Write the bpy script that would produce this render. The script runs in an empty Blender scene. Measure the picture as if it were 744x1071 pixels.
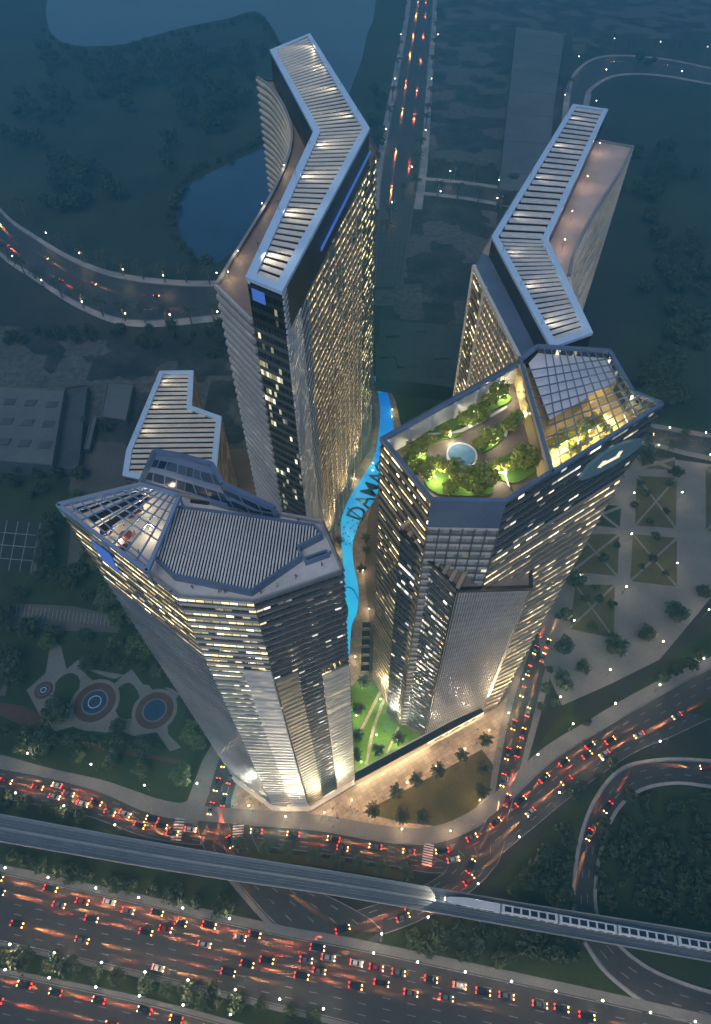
import bpy, bmesh, math, random
import numpy as np
from mathutils import Matrix, Vector
from mathutils.geometry import tessellate_polygon
random.seed(7)
RNG = random.Random(11)
scene = bpy.context.scene
COL = scene.collection

# ------------------------------------------------------------------ camera
W_, H_ = 744.0, 1071.0
FOC, CX, CY, CAMH = 641.0, 372.0, 535.5, 280.0
NAD = (378.0, 1063.0)
_d = np.array([(NAD[0]-CX)/FOC, (CY-NAD[1])/FOC, -1.0]); _d /= np.linalg.norm(_d)
_up = -_d
_fw = np.array([0, 0, -1.0]); _yv = _fw - _up*_fw.dot(_up); _yv /= np.linalg.norm(_yv)
_xv = np.cross(_yv, _up)
ROT = np.array([_xv, _yv, _up])
def P(u, v, z=0.0):
    """surveyed point: where the sight line of (u, v) meets the horizontal plane at height z"""
    r = ROT @ np.array([(u-CX)/FOC, (CY-v)/FOC, -1.0])
    t = (z-CAMH)/r[2]
    return Vector((r[0]*t, r[1]*t, z))
def XY(u, v, z, z2):
    p = P(u, v, z); return Vector((p.x, p.y, z2))
cam = bpy.data.cameras.new('camera'); cam.sensor_fit = 'VERTICAL'; cam.sensor_height = 24.0
cam.lens = 24.0*FOC/H_; cam.clip_start = 0.5; cam.clip_end = 20000
camo = bpy.data.objects.new('camera', cam); COL.objects.link(camo)
camo.matrix_world = Matrix.Translation((0, 0, CAMH)) @ Matrix([list(ROT[i]) for i in range(3)]).to_4x4()
scene.camera = camo

# ------------------------------------------------------------------ materials
def newmat(name):
    m = bpy.data.materials.new(name); m.use_nodes = True
    nt = m.node_tree; b = nt.nodes['Principled BSDF']
    return m, nt, b
class NB:
    """tiny node helper"""
    def __init__(s, nt): s.nt = nt
    def n(s, t, **kw):
        x = s.nt.nodes.new(t)
        for k, v in kw.items(): setattr(x, k, v)
        return x
    def put(s, sock, v):
        if isinstance(v, bpy.types.NodeSocket): s.nt.links.new(v, sock)
        else: sock.default_value = v
    def math(s, op, a, b=0.0, c=0.0):
        x = s.n('ShaderNodeMath', operation=op); s.put(x.inputs[0], a); s.put(x.inputs[1], b)
        if op in ('MULTIPLY_ADD', 'SMOOTHSTEP'): s.put(x.inputs[2], c)
        return x.outputs[0]
    def mix(s, f, a, b):
        x = s.n('ShaderNodeMix', data_type='RGBA'); s.put(x.inputs[0], f); s.put(x.inputs[6], a); s.put(x.inputs[7], b)
        return x.outputs[2]
    def noise(s, vec, scale, detail=3.0, rough=0.55, dim='3D'):
        x = s.n('ShaderNodeTexNoise', noise_dimensions=dim)
        if vec is not None: s.put(x.inputs['Vector'], vec)
        x.inputs['Scale'].default_value = scale; x.inputs['Detail'].default_value = detail; x.inputs['Roughness'].default_value = rough
        return x.outputs['Fac']
    def white(s, vec, dim='2D'):
        x = s.n('ShaderNodeTexWhiteNoise', noise_dimensions=dim); s.put(x.inputs['Vector'], vec); return x.outputs['Value']
    def comb(s, x, y, z=0.0):
        c = s.n('ShaderNodeCombineXYZ'); s.put(c.inputs[0], x); s.put(c.inputs[1], y); s.put(c.inputs[2], z); return c.outputs[0]
    def ramp(s, fac, lo, hi):
        x = s.n('ShaderNodeMapRange'); x.clamp = True; s.put(x.inputs[0], fac); x.inputs[1].default_value = lo; x.inputs[2].default_value = hi
        return x.outputs[0]
def c4(c): return (c[0], c[1], c[2], 1.0)
def noisy(name, c1, c2, scale=0.05, rough=0.8, metal=0.0, scale2=None, bump=0.0, lo=0.35, hi=0.65):
    m, nt, b = newmat(name); k = NB(nt)
    pos = k.n('ShaderNodeNewGeometry').outputs['Position']
    f = k.noise(pos, scale, 5.0)
    f = k.ramp(f, lo, hi)
    if scale2:
        f2 = k.ramp(k.noise(pos, scale2, 3.0), 0.3, 0.7); f = k.math('MULTIPLY_ADD', f, 0.6, k.math('MULTIPLY', f2, 0.4))
    nt.links.new(k.mix(f, c4(c1), c4(c2)), b.inputs['Base Color'])
    b.inputs['Roughness'].default_value = rough; b.inputs['Metallic'].default_value = metal
    if bump:
        bp = k.n('ShaderNodeBump'); bp.inputs['Strength'].default_value = bump
        nt.links.new(k.noise(pos, (scale2 or scale)*4), bp.inputs['Height']); nt.links.new(bp.outputs[0], b.inputs['Normal'])
    return m
def emis(name, col, strength):
    m, nt, b = newmat(name); b.inputs['Base Color'].default_value = c4(col)
    b.inputs['Emission Color'].default_value = c4(col); b.inputs['Emission Strength'].default_value = strength
    return m

LIT = 0.25       # one knob for every lamp and lit window
def facade_mat(name, glass, lit=0.3, colour=(1.0, 0.72, 0.34), colour2=(1.0, 0.9, 0.65), power=6.0, bay=1.6, streak=0.12, rough=0.12,
               frame=(0.10, 0.10, 0.10), seed=0.0, cluster=0.5):
    """curtain wall: UV.x in metres, UV.y in storeys; rooms lit at random"""
    m, nt, b = newmat(name); k = NB(nt)
    uv = k.n('ShaderNodeUVMap').outputs[0]
    s = k.n('ShaderNodeSeparateXYZ'); nt.links.new(uv, s.inputs[0]); u, v = s.outputs[0], s.outputs[1]
    fl = k.math('FLOOR', v); ub = k.math('DIVIDE', u, bay); bi = k.math('FLOOR', ub)
    run = k.noise(k.comb(k.math('MULTIPLY', bi, streak*bay), k.math('MULTIPLY', fl, 17.31), seed), 1.0, 1.0)
    cl = k.noise(k.comb(k.math('MULTIPLY', u, 0.03), k.math('MULTIPLY', fl, 0.09), seed+5.0), 1.0, 2.0)
    room = k.white(k.comb(bi, k.math('ADD', fl, seed*13.0)))
    val = k.math('ADD', k.math('MULTIPLY_ADD', run, 1.0, k.math('MULTIPLY', k.math('SUBTRACT', cl, 0.5), cluster)), k.math('MULTIPLY', k.math('SUBTRACT', room, 0.5), 0.22))
    th = 0.5 + (0.5-lit)*0.42
    on = k.ramp(val, th-0.015, th+0.015)
    # mullions and spandrels
    fu = k.math('FRACT', ub); fv = k.math('FRACT', v)
    mull = k.math('MAXIMUM', k.math('LESS_THAN', fu, 0.10), k.math('LESS_THAN', fv, 0.42))
    glassf = k.math('SUBTRACT', 1.0, mull)
    tint = k.white(k.comb(k.math('ADD', bi, 3.3), k.math('ADD', fl, 7.7)))
    inten = k.math('MULTIPLY_ADD', k.math('POWER', tint, 2.0), 1.15, 0.12)
    es = k.math('MULTIPLY', k.math('MULTIPLY', on, glassf), k.math('MULTIPLY', inten, power*LIT))
    nt.links.new(es, b.inputs['Emission Strength'])
    nt.links.new(k.mix(k.white(k.comb(k.math('ADD', bi, 9.1), fl)), c4(colour), c4(colour2)), b.inputs['Emission Color'])
    gvar = k.mix(tint, c4([x*0.6 for x in glass]), c4([min(1, x*1.5) for x in glass]))
    nt.links.new(k.mix(mull, gvar, c4(frame)), b.inputs['Base Color'])
    nt.links.new(k.math('MULTIPLY_ADD', mull, 0.4, rough), b.inputs['Roughness'])
    b.inputs['Specular IOR Level'].default_value = 0.8
    return m

M = {}
M['ground'] = noisy('ground_soil', (0.012, 0.017, 0.014), (0.034, 0.038, 0.032), 0.012, 0.9, scale2=0.09, bump=0.2)
M['scrub'] = noisy('scrub_ground', (0.006, 0.016, 0.010), (0.036, 0.052, 0.03), 0.012, 0.95, scale2=0.12, bump=0.3)
def mottled(name, dark, mid, pale, scale):
    m, nt, b = newmat(name); k = NB(nt); pos = k.n('ShaderNodeNewGeometry').outputs['Position']
    w = k.n('ShaderNodeTexVoronoi', distance='CHEBYCHEV'); w.inputs['Scale'].default_value = scale; nt.links.new(pos, w.inputs['Vector']); w.inputs['Randomness'].default_value = .9
    sv = k.n('ShaderNodeSeparateXYZ'); nt.links.new(w.outputs['Color'], sv.inputs[0])
    f1 = k.ramp(k.noise(pos, scale*1.4, 6.0, .65), .38, .62); f2 = k.ramp(k.noise(pos, scale*7, 5.0, .7), .40, .62)
    c = k.mix(f1, c4(dark), c4(mid)); c = k.mix(k.math('MULTIPLY', k.math('GREATER_THAN', sv.outputs[0], .62), .55), c, c4(pale)); c = k.mix(k.math('MULTIPLY', f2, .6), c, c4(dark))
    nt.links.new(c, b.inputs['Base Color']); b.inputs['Roughness'].default_value = .9; return m
M['sitedirt'] = mottled('site_dirt', (0.010, 0.013, 0.014), (0.06, 0.066, 0.066), (0.17, 0.175, 0.17), 0.03)
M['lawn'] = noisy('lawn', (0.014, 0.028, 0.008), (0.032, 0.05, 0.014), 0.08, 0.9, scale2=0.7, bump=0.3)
M['litlawn'] = noisy('garden_lawn', (0.05, 0.13, 0.01), (0.10, 0.20, 0.02), 0.15, 0.9, scale2=0.9, bump=0.3)  # lawn copy with lamplight put into its brighter colour
M['drylawn'] = noisy('dry_lawn', (0.05, 0.052, 0.02), (0.095, 0.085, 0.035), 0.06, 0.9, scale2=0.6, bump=0.3)
M['asphalt'] = noisy('asphalt', (0.028, 0.029, 0.032), (0.05, 0.05, 0.052), 0.03, 0.55, scale2=0.5)
M['paving'] = noisy('paving', (0.13, 0.135, 0.14), (0.20, 0.20, 0.20), 0.08, 0.75, scale2=0.9)
M['darkpaving'] = noisy('dark_paving', (0.06, 0.06, 0.06), (0.115, 0.11, 0.105), 0.04, 0.75, scale2=0.7)
def tiled(name, c1, c2, size, rough=.7):
    m, nt, b = newmat(name); k = NB(nt); pos = k.n('ShaderNodeNewGeometry').outputs['Position']; sp_ = k.n('ShaderNodeSeparateXYZ'); nt.links.new(pos, sp_.inputs[0])
    x = k.math('DIVIDE', k.math('MULTIPLY_ADD', sp_.outputs[1], .55, sp_.outputs[0]), size); y = k.math('DIVIDE', k.math('MULTIPLY_ADD', sp_.outputs[0], -.55, sp_.outputs[1]), size*.6)
    t = k.white(k.comb(k.math('FLOOR', x), k.math('FLOOR', y))); n_ = k.ramp(k.noise(pos, .12, 5.0), .3, .7)
    f = k.math('MULTIPLY_ADD', t, .45, k.math('MULTIPLY', n_, .55)); joint = k.math('MAXIMUM', k.math('LESS_THAN', k.math('FRACT', x), .06), k.math('LESS_THAN', k.math('FRACT', y), .08))
    nt.links.new(k.mix(k.math('MULTIPLY', joint, .5), k.mix(f, c4(c1), c4(c2)), c4([v*.45 for v in c1])), b.inputs['Base Color']); b.inputs['Roughness'].default_value = rough; return m
M['plaza'] = tiled('plaza_stone', (0.20, 0.165, 0.125), (0.46, 0.39, 0.30), 3.2)
M['pinkpaving'] = noisy('brown_paving', (0.11, 0.085, 0.07), (0.19, 0.15, 0.125), 0.06, 0.75, scale2=0.8)
M['redpaving'] = noisy('brick_red_paving', (0.06, 0.03, 0.024), (0.10, 0.05, 0.038), 0.1, 0.8, scale2=0.9)
M['tennis'] = noisy('court_green', (0.012, 0.022, 0.018), (0.024, 0.036, 0.028), 0.05, 0.8)
M['linepaint'] = noisy('road_paint', (0.5, 0.5, 0.48), (0.72, 0.72, 0.7), 0.6, 0.6)
M['dimline'] = noisy('worn_paint', (0.18, 0.19, 0.19), (0.32, 0.33, 0.33), 0.6, 0.7)
M['concrete'] = noisy('concrete', (0.20, 0.215, 0.235), (0.33, 0.345, 0.36), 0.07, 0.7, scale2=0.6)
M['viaduct'] = noisy('viaduct_concrete', (0.15, 0.18, 0.22), (0.24, 0.275, 0.32), 0.05, 0.65, scale2=0.5)
M['track'] = noisy('track_bed', (0.09, 0.11, 0.135), (0.15, 0.175, 0.205), 0.1, 0.7, scale2=0.9)
M['steel'] = noisy('rail_steel', (0.25, 0.27, 0.30), (0.4, 0.42, 0.45), 0.3, 0.35, metal=0.8)
M['skymetal'] = noisy('sky_tinted_metal_frame', (0.40, 0.60, 0.84), (0.48, 0.68, 0.90), 0.05, 0.45, scale2=0.4)  # pale metal with the sky's blue reflection put into its colour
M['bluesteel'] = noisy('dark_blue_steel', (0.08, 0.12, 0.21), (0.13, 0.19, 0.30), 0.08, 0.4, scale2=0.5)
M['slat'] = noisy('pale_aluminium_slat', (0.50, 0.47, 0.40), (0.80, 0.75, 0.65), 0.035, 0.42, scale2=0.35)
M['slatgrey'] = noisy('grey_aluminium_slat', (0.42, 0.42, 0.42), (0.70, 0.69, 0.67), 0.05, 0.4, scale2=0.4)
M['band'] = noisy('pale_floor_band', (0.34, 0.35, 0.36), (0.54, 0.55, 0.55), 0.04, 0.5, scale2=0.4)
M['bandwarm'] = noisy('bronze_floor_band', (0.22, 0.18, 0.13), (0.38, 0.31, 0.22), 0.05, 0.5, scale2=0.4)
M['banddark'] = noisy('dark_floor_band', (0.07, 0.08, 0.09), (0.13, 0.14, 0.15), 0.05, 0.4, scale2=0.4)
M['white'] = noisy('white_cladding', (0.50, 0.51, 0.52), (0.66, 0.66, 0.65), 0.05, 0.5, scale2=0.5)
M['black'] = noisy('black_cladding', (0.012, 0.013, 0.016), (0.025, 0.026, 0.03), 0.08, 0.35)
M['deck'] = noisy('pale_roof_deck', (0.45, 0.46, 0.47), (0.62, 0.62, 0.62), 0.08, 0.6, scale2=0.7)
M['terrace'] = noisy('brown_terrace_deck', (0.20, 0.15, 0.125), (0.30, 0.23, 0.19), 0.08, 0.6, scale2=0.7)
M['greyglass'] = noisy('grey_glass_panel', (0.28, 0.30, 0.36), (0.40, 0.42, 0.48), 0.06, 0.25)
M['ochre'] = noisy('ochre_wall', (0.45, 0.33, 0.14), (0.6, 0.45, 0.22), 0.12, 0.7)
M['darkroof'] = noisy('dark_flat_roof', (0.035, 0.05, 0.06), (0.08, 0.10, 0.115), 0.03, 0.8, scale2=0.2)
M['paleroof'] = noisy('pale_flat_roof', (0.075, 0.09, 0.095), (0.14, 0.155, 0.16), 0.02, 0.7, scale2=0.2)
M['bark'] = noisy('bark', (0.06, 0.045, 0.03), (0.11, 0.085, 0.06), 1.2, 0.9)
M['palmbark'] = noisy('palm_bark', (0.09, 0.07, 0.05), (0.15, 0.12, 0.09), 1.5, 0.9)
def leafmat(name, a, b_):
    m, nt, b = newmat(name); k = NB(nt)
    oi = k.n('ShaderNodeObjectInfo').outputs['Random']
    pos = k.n('ShaderNodeNewGeometry').outputs['Position']
    f = k.math('MULTIPLY_ADD', k.ramp(k.noise(pos, 0.45, 3.0), 0.3, 0.7), 0.7, k.math('MULTIPLY', oi, 0.3))
    nt.links.new(k.mix(f, c4(a), c4(b_)), b.inputs['Base Color'])
    b.inputs['Roughness'].default_value = 0.6
    return m
M['leaf'] = leafmat('dark_leaves', (0.018, 0.032, 0.016), (0.05, 0.075, 0.03))
M['leafgreen'] = leafmat('green_leaves', (0.04, 0.075, 0.02), (0.10, 0.15, 0.05))
M['leaflit'] = leafmat('lamplit_garden_leaves', (0.10, 0.17, 0.012), (0.36, 0.36, 0.05))  # leaf copy, lamplight painted in as a brighter, yellower tone
M['whiteglass'] = noisy('white_glass_roof', (0.62, 0.66, 0.74), (0.78, 0.81, 0.86), 0.06, 0.25)
M['louvre'] = noisy('steel_louvre', (0.10, 0.125, 0.165), (0.19, 0.22, 0.27), 0.06, 0.35)
M['palewalk'] = noisy('pale_pavement', (0.22, 0.235, 0.25), (0.34, 0.35, 0.36), 0.06, 0.75)
M['pinkdeck'] = noisy('pink_stone_deck', (0.42, 0.33, 0.29), (0.55, 0.45, 0.40), 0.06, 0.6)
M['f_palegrid'] = facade_mat('pale_glass_grid', (0.30, 0.31, 0.33), 0.10, power=2.5, bay=2.2, frame=(0.12, 0.125, 0.13), rough=.25, seed=12.0)
M['pond'] = noisy('pond_blue', (0.14, 0.28, 0.42), (0.2, 0.36, 0.5), 0.4, 0.2)
M['frond'] = leafmat('palm_fronds', (0.022, 0.035, 0.016), (0.055, 0.07, 0.03))
M['water'] = None
m, nt, b = newmat('lake_water'); k = NB(nt)
b.inputs['Base Color'].default_value = (0.012, 0.05, 0.12, 1); b.inputs['Roughness'].default_value = 0.12
bp = k.n('ShaderNodeBump'); bp.inputs['Strength'].default_value = 0.3
wp = k.n('ShaderNodeNewGeometry').outputs['Position']
nt.links.new(k.mix(k.ramp(k.noise(wp, 0.008, 6.0, .65), .35, .65), (0.006, 0.035, 0.085, 1), (0.022, 0.075, 0.15, 1)), b.inputs['Base Color'])
nt.links.new(k.noise(wp, 0.25, 4.0), bp.inputs['Height']); nt.links.new(bp.outputs[0], b.inputs['Normal'])
M['water'] = m
# pool: underwater glow and ripple light are put into the water's own emission
m, nt, b = newmat('lit_pool_water'); k = NB(nt)
pos = k.n('ShaderNodeNewGeometry').outputs['Position']
sp_ = k.n('ShaderNodeSeparateXYZ'); nt.links.new(pos, sp_.inputs[0])
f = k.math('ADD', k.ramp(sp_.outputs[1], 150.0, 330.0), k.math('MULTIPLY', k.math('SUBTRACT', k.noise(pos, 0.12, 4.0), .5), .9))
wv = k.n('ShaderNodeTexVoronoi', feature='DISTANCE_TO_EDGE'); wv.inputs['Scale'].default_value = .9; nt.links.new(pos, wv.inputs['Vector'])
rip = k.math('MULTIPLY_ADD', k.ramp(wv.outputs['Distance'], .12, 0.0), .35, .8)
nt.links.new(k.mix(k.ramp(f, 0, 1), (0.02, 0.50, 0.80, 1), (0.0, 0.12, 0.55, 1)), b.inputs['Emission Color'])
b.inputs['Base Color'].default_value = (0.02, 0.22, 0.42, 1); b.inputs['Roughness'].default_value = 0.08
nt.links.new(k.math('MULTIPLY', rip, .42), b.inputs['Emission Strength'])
bp = k.n('ShaderNodeBump'); bp.inputs['Strength'].default_value = .4; nt.links.new(k.noise(pos, 1.2, 4.0), bp.inputs['Height']); nt.links.new(bp.outputs[0], b.inputs['Normal'])
M['pool'] = m
# facades
M['f_dark'] = facade_mat('dark_green_glass', (0.03, 0.038, 0.03), 0.10, (1.0, 0.86, 0.45), (0.95, 0.98, 0.65), 3.0, 1.2, 0.35, seed=1.0, cluster=0.45)
M['f_amber'] = facade_mat('amber_lit_glass', (0.12, 0.11, 0.09), 0.85, (1.0, 0.66, 0.28), (1.0, 0.76, 0.38), 3.2, 1.4, 0.06, frame=(0.24, 0.22, 0.19), seed=2.0, cluster=0.8)
M['f_bronze'] = facade_mat('bronze_lit_glass', (0.06, 0.045, 0.028), 0.44, (1.0, 0.74, 0.30), (1.0, 0.88, 0.5), 8.0, 1.5, 0.12, frame=(0.11, 0.09, 0.06), seed=3.0)
M['f_blue'] = facade_mat('blue_glass', (0.025, 0.05, 0.085), 0.25, (1.0, 0.80, 0.45), (0.92, 0.97, 0.95), 4.5, 1.7, 0.11, frame=(0.09, 0.10, 0.11), seed=4.0)
M['f_lit'] = facade_mat('brightly_lit_glass', (0.06, 0.065, 0.06), 0.68, (1.0, 0.70, 0.28), (1.0, 0.88, 0.52), 6.0, 1.8, 0.10, frame=(0.14, 0.14, 0.13), seed=5.0)
M['f_green'] = facade_mat('greenish_lit_glass', (0.13, 0.15, 0.11), 0.55, (0.98, 0.90, 0.48), (1.0, 0.95, 0.68), 6.0, 1.5, 0.14, frame=(0.25, 0.26, 0.24), seed=6.0)
M['f_silver'] = facade_mat('silver_glass', (0.16, 0.17, 0.165), 0.58, (1.0, 0.68, 0.32), (1.0, 0.88, 0.6), 4.5, 2.0, 0.08, frame=(0.22, 0.225, 0.22), seed=7.0)
M['f_plain'] = facade_mat('plain_dark_glass', (0.03, 0.035, 0.045), 0.06, power=3.0, seed=8.0)
M['f_screen'] = facade_mat('glazed_screen', (0.02, 0.035, 0.07), 0.0, power=0.0, bay=3.4, frame=(0.10, 0.15, 0.26), seed=9.0)
M['shop'] = facade_mat('lit_shopfront', (0.1, 0.09, 0.07), 0.85, (1.0, 0.80, 0.48), (1.0, 0.9, 0.7), 5.0, 3.0, 0.08, frame=(0.3, 0.28, 0.24), seed=10.0)
M['bulb'] = emis('lamp_bulb', (1.0, 0.86, 0.62), 9.0)
M['glowblue'] = emis('blue_glow', (0.06, 0.15, 0.5), 0.25)
M['tail'] = emis('red_tail_light', (1.0, 0.02, 0.006), 7.0)
M['head'] = emis('warm_headlight', (1.0, 0.42, 0.10), 14.0)

# ------------------------------------------------------------------ mesh helpers
class MB:
    def __init__(s): s.v, s.f, s.mi, s.uv = [], [], [], []
    def face(s, pts, mi=0, uvs=None):
        i = len(s.v); s.v += [tuple(p) for p in pts]; s.f.append(tuple(range(i, i+len(pts)))); s.mi.append(mi)
        s.uv.append(uvs or [(0, 0)]*len(pts))
    def poly(s, pts, mi=0, up=True):
        pts = [Vector(p) for p in pts]
        for t in tessellate_polygon([pts]):
            a, b_, c = (pts[i] for i in t)
            n = (b_-a).cross(c-a)
            if (n.z < 0) == up: a, b_, c = c, b_, a
            s.face([a, b_, c], mi)
    def prism(s, pts, z0, z1, mi=0, side=None, bottom=False):
        """solid with a horizontal outline; z0/z1 numbers"""
        pts = [Vector((p[0], p[1], 0)) for p in pts]
        ar = sum(pts[i].x*pts[(i+1) % len(pts)].y - pts[(i+1) % len(pts)].x*pts[i].y for i in range(len(pts)))
        if ar < 0: pts = pts[::-1]
        s.poly([Vector((p.x, p.y, z1)) for p in pts], mi)
        if bottom: s.poly([Vector((p.x, p.y, z0)) for p in pts], mi, up=False)
        for i in range(len(pts)):
            a, b_ = pts[i], pts[(i+1) % len(pts)]
            s.face([(a.x, a.y, z0), (b_.x, b_.y, z0), (b_.x, b_.y, z1), (a.x, a.y, z1)], mi if side is None else side)
    def hexa(s, lo, hi, mi=0):
        """eight corners: lo ring (4) and hi ring (4), counter-clockwise from above"""
        s.face(hi, mi); s.face(lo[::-1], mi)
        for i in range(4):
            j = (i+1) % 4; s.face([lo[i], lo[j], hi[j], hi[i]], mi)
    def box(s, c, sx, sy, sz, rz=0.0, mi=0):
        ca, sa = math.cos(rz), math.sin(rz); c = Vector(c)
        r = []
        for dx, dy in ((-1, -1), (1, -1), (1, 1), (-1, 1)):
            x, y = dx*sx/2, dy*sy/2; r.append((c.x+x*ca-y*sa, c.y+x*sa+y*ca))
        s.hexa([(x, y, c.z) for x, y in r], [(x, y, c.z+sz) for x, y in r], mi)
    def beam(s, a, b_, w, h, mi=0, up=None):
        a, b_ = Vector(a), Vector(b_); d = (b_-a)
        if d.length < 1e-6: return
        d.normalize(); u = Vector(up) if up else Vector((0, 0, 1))
        if abs(d.dot(u)) > 0.98: u = Vector((1, 0, 0))
        x = d.cross(u).normalized()*w/2; y = x.normalized().cross(d)*h/2
        lo = [a-x-y, a+x-y, b_+x-y, b_-x-y]; hi = [a-x+y, a+x+y, b_+x+y, b_-x+y]
        s.hexa(lo, hi, mi)
    def tube(s, a, b_, r0, r1, n=8, mi=0):
        a, b_ = Vector(a), Vector(b_); d = (b_-a).normalized()
        u = Vector((1, 0, 0)) if abs(d.z) > 0.9 else Vector((0, 0, 1))
        x = d.cross(u).normalized(); y = d.cross(x)
        A = [a+(x*math.cos(t)+y*math.sin(t))*r0 for t in [2*math.pi*i/n for i in range(n)]]
        B = [b_+(x*math.cos(t)+y*math.sin(t))*r1 for t in [2*math.pi*i/n for i in range(n)]]
        for i in range(n):
            j = (i+1) % n; s.face([A[j], A[i], B[i], B[j]], mi)
        s.face(A, mi); s.face(B[::-1], mi)
    def build(s, name, mats, parent=None, smooth=False, kind=None):
        off = Vector((0, 0, 0))
        q = parent
        while q is not None: off += q.location; q = q.parent
        me = bpy.data.meshes.new(name)
        me.from_pydata([tuple(Vector(p)-off) for p in s.v], [], s.f)
        for m_ in (mats if isinstance(mats, (list, tuple)) else [mats]): me.materials.append(m_)
        me.polygons.foreach_set('material_index', s.mi)
        ul = me.uv_layers.new(name='UVMap')
        flat = [c for fu in s.uv for u_ in fu for c in u_]
        ul.data.foreach_set('uv', flat)
        if smooth: me.polygons.foreach_set('use_smooth', [True]*len(me.polygons))
        me.update()
        o = bpy.data.objects.new(name, me); COL.objects.link(o)
        if parent is not None: o.parent = parent
        if kind: o['kind'] = kind
        return o
def thing(name, label, cat, loc=(0, 0, 0), group=None):
    o = bpy.data.objects.new(name, None); o.empty_display_size = 0.5; COL.objects.link(o)
    o.location = loc; o['label'] = label; o['category'] = cat
    if group: o['group'] = group
    return o
def tag(o, label, cat, group=None):
    o['label'] = label; o['category'] = cat
    if group: o['group'] = group
    return o
def copy_tree(o, parent=None):
    c = o.copy(); COL.objects.link(c); c.parent = parent
    for ch in o.children: copy_tree(ch, c)
    return c
ORD = ['first', 'second', 'third', 'fourth', 'fifth', 'sixth', 'seventh', 'eighth', 'ninth', 'tenth', 'eleventh', 'twelfth', 'thirteenth', 'fourteenth',
       'fifteenth', 'sixteenth', 'seventeenth', 'eighteenth', 'nineteenth', 'twentieth']
def ordn(i):
    if i < 20: return ORD[i]
    if i >= 99: return 'hundredth' if i == 99 else 'hundred and '+ordn(i-100)
    t = {2: 'twenty', 3: 'thirty', 4: 'forty', 5: 'fifty', 6: 'sixty', 7: 'seventy', 8: 'eighty', 9: 'ninety'}[(i+1)//10]
    return ({2: 'twentieth', 3: 'thirtieth', 4: 'fortieth', 5: 'fiftieth', 6: 'sixtieth', 7: 'seventieth', 8: 'eightieth', 9: 'ninetieth'}[(i+1)//10] if (i+1) % 10 == 0 else t+'-'+ORD[(i+1) % 10-1])
def catmull(pts, n=8, closed=False):
    pts = [Vector(p) for p in pts]; out = []
    N_ = len(pts)
    for i in range(N_ if closed else N_-1):
        p1, p2 = pts[i], pts[(i+1) % N_]
        p0 = pts[i-1] if (i > 0 or closed) else p1*2-p2
        p3 = pts[(i+2) % N_] if (i+2 < N_ or closed) else p2*2-p1
        for j in range(n):
            t = j/n
            out.append(0.5*((2*p1)+(p2-p0)*t+(2*p0-5*p1+4*p2-p3)*t*t+(3*p1-p0-3*p2+p3)*t*t*t))
    if not closed: out.append(pts[-1])
    return out
def offset_poly(pts, d):
    """inward offset of a horizontal outline"""
    pts = [Vector((p[0], p[1])) for p in pts]; n = len(pts)
    ar = sum(pts[i].x*pts[(i+1) % n].y - pts[(i+1) % n].x*pts[i].y for i in range(n))
    sg = 1 if ar > 0 else -1
    out = []
    for i in range(n):
        a, b_, c = pts[i-1], pts[i], pts[(i+1) % n]
        e1 = (b_-a).normalized(); e2 = (c-b_).normalized()
        n1 = Vector((-e1.y, e1.x))*sg; n2 = Vector((-e2.y, e2.x))*sg
        bis = (n1+n2); q = bis.dot(n1)
        out.append(b_+bis*(d/max(q, 0.35)))
    return out
def ring(mb, pts, d, z0, z1, mi=0):
    inn = offset_poly(pts, d); n = len(pts)
    o = [Vector((p[0], p[1])) for p in pts]
    for i in range(n):
        j = (i+1) % n
        a, b_, c, e = o[i], o[j], inn[j], inn[i]
        q = [a, b_, c, e]
        ar = sum(q[x].x*q[(x+1) % 4].y-q[(x+1) % 4].x*q[x].y for x in range(4))
        if ar < 0: q = q[::-1]
        mb.face([(p.x, p.y, z1) for p in q], mi)
        mb.face([(p.x, p.y, z0) for p in q[::-1]], mi)
        mb.face([(a.x, a.y, z0), (b_.x, b_.y, z0), (b_.x, b_.y, z1), (a.x, a.y, z1)], mi)
        mb.face([(c.x, c.y, z0), (e.x, e.y, z0), (e.x, e.y, z1), (c.x, c.y, z1)], mi)
    return inn
def structure(o): o['kind'] = 'structure'; return o
# ------------------------------------------------------------------ ground, water, lawns, roads
def px(l, z=0.0): return [P(u, v, z) for u, v in l]
mb = MB(); mb.face([(-9000, -3000, 0), (9000, -3000, 0), (9000, 14000, 0), (-9000, 14000, 0)])
structure(mb.build('ground', M['ground']))
_lay = [0]
def patch(name, pts, mat, smooth=0, z=None, kind='structure', closed=True):
    _lay[0] += 1
    z = 0.012+0.004*_lay[0] if z is None else z
    w = px(pts)
    if smooth: w = catmull(w, smooth, closed=True)
    mb = MB(); mb.poly([(p.x, p.y, z) for p in w]); o = mb.build(name, mat)
    if kind: o['kind'] = kind
    return o
# far river and pond
patch('water', [(42, -60), (48, 12), (57, 38), (82, 48), (130, 46), (165, 36), (200, 27), (240, 19), (268, 12), (286, 30), (300, 55), (335, 75), (318, 110), (290, 145),
                (258, 162), (225, 178), (200, 192), (189, 212), (188, 240), (202, 265), (222, 276), (246, 262), (268, 235), (318, 180), (352, 125), (372, 80), (384, 35), (396, -60)], M['water'], 4)
patch('water', [(-60, -60), (5, -60), (6, 10), (-2, 40), (-60, 60)], M['water'], 4)
patch('scrub_land', [(-80, -80), (42, -60), (48, 12), (57, 40), (82, 50), (130, 48), (165, 38), (200, 29), (240, 21), (266, 15), (284, 32), (296, 60), (325, 78), (308, 110), (284, 143),
                (254, 158), (222, 174), (197, 188), (186, 210), (184, 240), (200, 268), (215, 285), (150, 292), (90, 275), (40, 232), (-60, 150)], M['scrub'], 3)
patch('scrub_land', [(640, 95), (780, 90), (800, 300), (790, 455), (690, 445), (650, 420), (655, 300), (640, 200)], M['scrub'], 0)
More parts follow.
